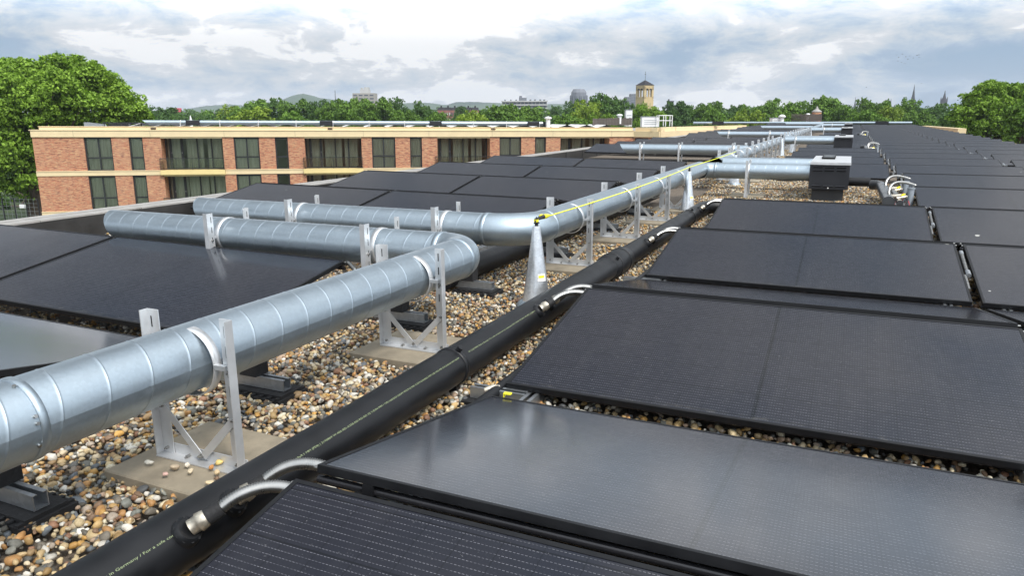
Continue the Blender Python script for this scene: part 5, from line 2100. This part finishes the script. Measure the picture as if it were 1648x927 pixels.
def ex_slab(t, wd, dp, hg):
    m = MB()
    m.box(wd * 0.38, wd * 0.55, 1, dp - 1, hg, hg + 2.6)
    m.tube([(wd * 0.42, dp / 2, hg + 2.6), (wd * 0.42, dp / 2, hg + 4)], 1.0, 8)
    for f in (0.05, 0.18, 0.30, 0.62, 0.72, 0.84, 0.93):
        m.box(wd * f, wd * f + 1.2, 2, dp - 2, hg, hg + 1.3)
    obj('roof_plant', m, M_GREYF, t)
    m = MB()
    for r in range(7):
        m.box(-0.5, wd + 0.5, -1.3, -0.16, hg - 0.5 - r * 2.55, hg + 0.3 - r * 2.55)
    obj('balcony_band', m, M_PALEW, t)


block('slab_block', 'long white slab of flats with balcony bands behind the trees', 'apartment block', 808, 880, 162.5, 560, 11, 6, 12, M_PALE, extra=ex_slab, gaps=(0.8, 0.6))


# octagonal round topped tower
def octo(label, u0, u1, v0, dep):
    p = at((u0 + u1) / 2, 187, dep)
    r = (u1 - u0) / FPX * dep / 2
    top = at(u0, v0, dep).z - GROUND
    t = thing('domed_tower', label, 'tower', (p.x, p.y, GROUND))
    obj('shaft', MB().lathe([(r, 0), (r, top * 0.80), (r * 1.0, top * 0.82)], 12, smooth=False), M_GREYF, t)
    obj('crown', MB().lathe([(r * 0.86, top * 0.82), (r * 0.86, top * 0.90), (r * 0.80, top * 0.925), (r * 0.62, top)], 12, smooth=False), M_GREYF, t)
    wm_ = MB().box(-r * 0.07, r * 0.07, -0.1, 0.1, 0, top * 0.72).mesh('window_strip', M_DKWIN)
    for i in range(12):
        for q in (-0.16, 0.16):
            a = (i + 0.5) / 12 * 2 * math.pi
            rr = r * 0.97
            o = link('window_strip', wm_, t, (rr * math.cos(a) - q * r * math.sin(a), rr * math.sin(a) + q * r * math.cos(a), top * 0.07), (0, 0, a + math.pi / 2))
    return t


octo('grey domed office tower with vertical window strips, right of the slab block', 917, 945, 143, 900)
block('office_block', 'lower grey office block touching the left of the church tower', 'office block', 1006, 1015, 155.5, 880, 12, 6, 3, M_GREYF, gaps=(0.7, 0.3))
block('office_block', 'taller grey office block just behind the church tower', 'office block', 1014, 1026, 150.5, 900, 12, 7, 3, M_GREYF, gaps=(0.7, 0.3))


# church tower
def church(label, u0, u1, ve, vt, dep):
    c0, c1 = at(u0, 187, dep), at(u1, 187, dep)
    p = (c0 + c1) / 2
    wd = (c1 - c0).length / 1.28
    he = at(u0, ve, dep).z - GROUND
    ht = at(u0, vt, dep).z - GROUND
    t = thing('church_tower', label, 'church tower', (p.x, p.y, GROUND), math.atan2((c1 - c0).y, (c1 - c0).x) + math.radians(33))
    hw = wd / 2
    m = MB().box(-hw, hw, -hw, hw, 0, he - 7.2)
    zb, zt = he - 7.2, he - 0.8
    # belfry: corner piers, mid piers, openings stay open
    for sx in (-1, 1):
        for sy in (-1, 1):
            m.box(*sorted((sx * hw, sx * hw * 0.62)), *sorted((sy * hw, sy * hw * 0.62)), zb, zt)
    for sx, sy in ((0, -1), (0, 1), (-1, 0), (1, 0)):
        if sx == 0:
            m.box(-hw * 0.09, hw * 0.09, *sorted((sy * hw, sy * hw * 0.8)), zb, zt)
        else:
            m.box(*sorted((sx * hw, sx * hw * 0.8)), -hw * 0.09, hw * 0.09, zb, zt)
    m.box(-hw, hw, -hw, hw, zt - 1.8, he)
    m.box(-hw, hw, -hw, hw, zb - 0.01, zb + 0.9)
    obj('tower_wall', m, M_SAND, t)
    bl = MB()
    for sx, sy in ((0, -1), (-1, 0), (1, 0), (0, 1)):
        for q in (-0.36, 0.36):
            cx, cy = (q * hw, sy * hw * 1.003) if sx == 0 else (sx * hw * 1.003, q * hw)
            N = 8
            for i in range(N):
                a0, a1 = math.pi * i / N, math.pi * (i + 1) / N
                rr = hw * 0.26
                pts = []
                for a in (a0, a1):
                    o1, z1 = rr * math.cos(a), zt - 1.8 + rr * math.sin(a)
                    pts.append((cx + o1, cy, z1) if sx == 0 else (cx, cy + o1, z1))
                base = [(pts[0][0], pts[0][1], zt - 1.85), (pts[1][0], pts[1][1], zt - 1.85)]
                bl.add([base[0], pts[0], pts[1], base[1]], [(0, 1, 2, 3)])
    stuff(obj('arch_head', bl, M_SLOT, t))
    sl_ = MB()
    for q in (-0.3, 0.3):
        sl_.box(q * hw - 0.35, q * hw + 0.35, -hw * 1.004, -hw * 0.99, zb - 5.5, zb - 2.2)
        sl_.box(-hw * 1.004, -hw * 0.99, q * hw - 0.35, q * hw + 0.35, zb - 5.5, zb - 2.2)
    obj('louvre_panel', sl_, simple('dull_copper', (0.28, 0.27, 0.13), 0.7), t)
    r_ = MB()
    ov = hw * 1.08
    r_.add([(-ov, -ov, he), (ov, -ov, he), (ov, ov, he), (-ov, ov, he), (0, 0, ht)], [(0, 1, 4), (1, 2, 4), (2, 3, 4), (3, 0, 4), (3, 2, 1, 0)])
    rf = obj('roof', r_, M_SLATE, t)
    obj('weathercock', MB().tube([(0, 0, ht - 0.5), (0, 0, ht + 4.6)], 0.08, 6).box(-0.6, 0.6, -0.04, 0.04, ht + 3.0, ht + 3.15), M_SLATE, rf)
    return t


church('yellow sandstone church tower with a dark pyramid roof and open belfry', 1023.5, 1049, 137, 128.5, 420)


def spire(label, u, v, dep, wpx, kind=0, group=None):
    p = at(u, 187, dep)
    top = at(u, v, dep).z - GROUND
    r = wpx / FPX * dep / 2
    vis0 = EYE.z - GROUND
    t = thing('church_spire', label, 'spire', (p.x, p.y, GROUND), 0.4)
    sh = vis0 + (top - vis0) * (0.38 if kind == 0 else 0.55)
    obj('tower_shaft', MB().box(-r * 0.9, r * 0.9, -r * 0.9, r * 0.9, 0, sh), M_SLATE, t)
    obj('spire_roof', MB().lathe([(r * 1.15, sh), (r * 0.55, sh + (top - sh) * 0.35), (r * 0.22, sh + (top - sh) * 0.72), (r * 0.04, top)], 8, smooth=False), M_SLATE, t)
    if kind == 1:
        m = MB()
        for sx in (-1, 1):
            for sy in (-1, 1):
                m.lathe([(r * 0.2, sh - 1), (r * 0.18, sh + (top - sh) * 0.2), (0.05, sh + (top - sh) * 0.42)], 6, (sx * r * 0.8, sy * r * 0.8, 0), smooth=False)
        obj('pinnacle', m, M_SLATE, t)
    return t


spire('tall thin dark church spire above the trees on the right', 1466, 135.5, 900, 7.5)
spire('gothic tower with pinnacles right of the tall spire', 1516, 145, 1000, 8, 1)
spire('faint tiny spire between the domed tree and the tall spire', 1374, 155, 1500, 4)
spire('small dark spire tip left of the tall spire', 1431, 158, 1000, 5)
block('turret', 'small brown turret poking above the trees right of the church tower', 'turret', 1074, 1083, 163.5, 430, 3, 3, 2, M_SLATE, extra=lambda t, wd, dp, hg: obj('turret_roof', MB().box(-0.2, wd + .2, -.2, dp + .2, hg, hg + .5).box(0.2, 0.9, .2, .9, hg + .5, hg + 1.5), M_SLATE, t))
# round brick chimney with pointed cap
p = at(1313, 196, 78)
t = thing('brick_chimney', 'round brick tower with pale conical cap beyond the rounded plank screen', 'tower', (p.x, p.y, p.z - 2))
obj('brick_drum', MB().lathe([(0.46, 0), (0.46, 3.0)], 20), M_BRICK, t)
obj('conical_cap', MB().lathe([(0.50, 3.0), (0.50, 3.06), (0.26, 3.24), (0.14, 3.30), (0.12, 3.42), (0.02, 3.6)], 20), M_COPING, t)
# mast
p = at(541.5, 187, 900)
t = thing('lattice_mast', 'thin grey mast standing between the cone hill and the tower block', 'mast', (p.x, p.y, GROUND))
obj('mast_pole', MB().tube([(0, 0, 0), (0, 0, at(541, 145, 900).z - GROUND)], [1.0, 0.4], 6), M_GREYF, t)
# red cube building and low roofs at left
block('red_cube_building', 'small bright red cube building on the left horizon', 'building', 277, 287, 173.5, 650, 8, 2, 2, simple('signal_red', (0.62, 0.05, 0.09), 0.6))
block('low_hall', 'low grey hall with a pale roof stripe on the left horizon', 'hall', 284, 346, 181.5, 480, 12, 2, 9, M_GREYF, extra=lambda t, wd, dp, hg: obj('roof_edge', MB().box(-.3, wd + .3, -.3, dp, hg, hg + .6), M_PALEW, t))
block('low_hall', 'low brown building just left of the red cube on the horizon', 'hall', 252, 276, 177.5, 700, 12, 2, 5, M_GREYF)
for i in range(6):
    u = 704 + i * 11
    block('terrace_house', 'red brick house in the distant terrace, %s from the left' % ordn(i), 'house', u, u + 10.4, 177.2, 330, 8, 3, 3, M_REDROOF, wmat=M_PALEW if i % 2 else M_DKWIN,
          extra=lambda t, wd, dp, hg: obj('roof', MB().add([(0, 0, hg), (wd, 0, hg), (wd, dp, hg), (0, dp, hg), (0, dp / 2, hg + 1.3), (wd, dp / 2, hg + 1.3)], [(0, 1, 5, 4), (2, 3, 4, 5), (1, 2, 5), (3, 0, 4)]).box(wd * .4, wd * .6, dp * .4, dp * .6, hg + .5, hg + 2), M_SLATE, t), gaps=(0.5, 0.5))
# white monument tip above the left duct
p = at(307, 193, 75)
t = thing('white_finial', 'slender white finial rising behind the opposite roof duct on the left', 'finial', (p.x, p.y, p.z - 3))
obj('finial_body', MB().lathe([(0.15, 0), (0.15, 2.7), (0.10, 2.9), (0.14, 3.0), (0.06, 3.3), (0.03, 3.45)], 12), M_WHITE, t)

# ------------------------------------------------------------------ birds
BR_ = [(1443, 88), (1446, 92), (1452, 87), (1458, 91), (1461, 95), (1464, 90), (1470, 93), (1476, 89), (1479, 92), (1479, 88), (1445, 98), (1451, 100), (1456, 102), (1483, 134), (1394, 140)]
bm = MB()
bm.add([(0, 0.16, 0), (0.04, 0, 0.03), (0, -0.20, 0), (-0.04, 0, 0.03), (0, 0, -0.03)], [(0, 1, 4), (1, 2, 4), (2, 3, 4), (3, 0, 4), (0, 3, 1), (1, 3, 2)])
wmb = MB().add([(0.02, 0.06, 0.02), (0.22, 0.03, 0.12), (0.48, -0.10, 0.06), (0.22, -0.08, 0.11), (0.02, -0.07, 0.02),
                (-0.02, 0.06, 0.02), (-0.22, 0.03, 0.12), (-0.48, -0.10, 0.06), (-0.22, -0.08, 0.11), (-0.02, -0.07, 0.02)], [(0, 1, 3, 4), (1, 2, 3), (5, 9, 8, 6), (6, 8, 7)])
bme, wme = bm.mesh('bird_body', M_SLATE), wmb.mesh('wings', M_SLATE)
for i, (u, v) in enumerate(BR_):
    p = at(u, v, 260 + random.uniform(-15, 15))
    t = thing('bird', ['tiny dark bird of the loose flock above the right trees', 'lone tiny bird just right of the tall spire', 'lone tiny bird left of the tall spire'][0 if i < 13 else i - 12], 'bird', p, random.uniform(0, 6), 'flock of birds in the sky' if i < 13 else None)
    t.scale = (1.35,) * 3
    link('bird_body', bme, t)
    link('wings', wme, t)

# ------------------------------------------------------------------ haze
hz = MB().box(-2800, 2800, -600, 3000, GROUND - 2.0, 110.0)
hm = bpy.data.materials.new('pale_haze')
hm.use_nodes = True
ht_ = hm.node_tree
for n in list(ht_.nodes):
    ht_.nodes.remove(n)
ho = ht_.nodes.new('ShaderNodeOutputMaterial')
hv = ht_.nodes.new('ShaderNodeVolumePrincipled')
hv.inputs['Color'].default_value = (0.80, 0.88, 1.0, 1)
hv.inputs['Density'].default_value = 0.00021
hv.inputs['Anisotropy'].default_value = 0.2
ht_.links.new(hv.outputs[0], ho.inputs['Volume'])
stuff(obj('haze', hz, hm))
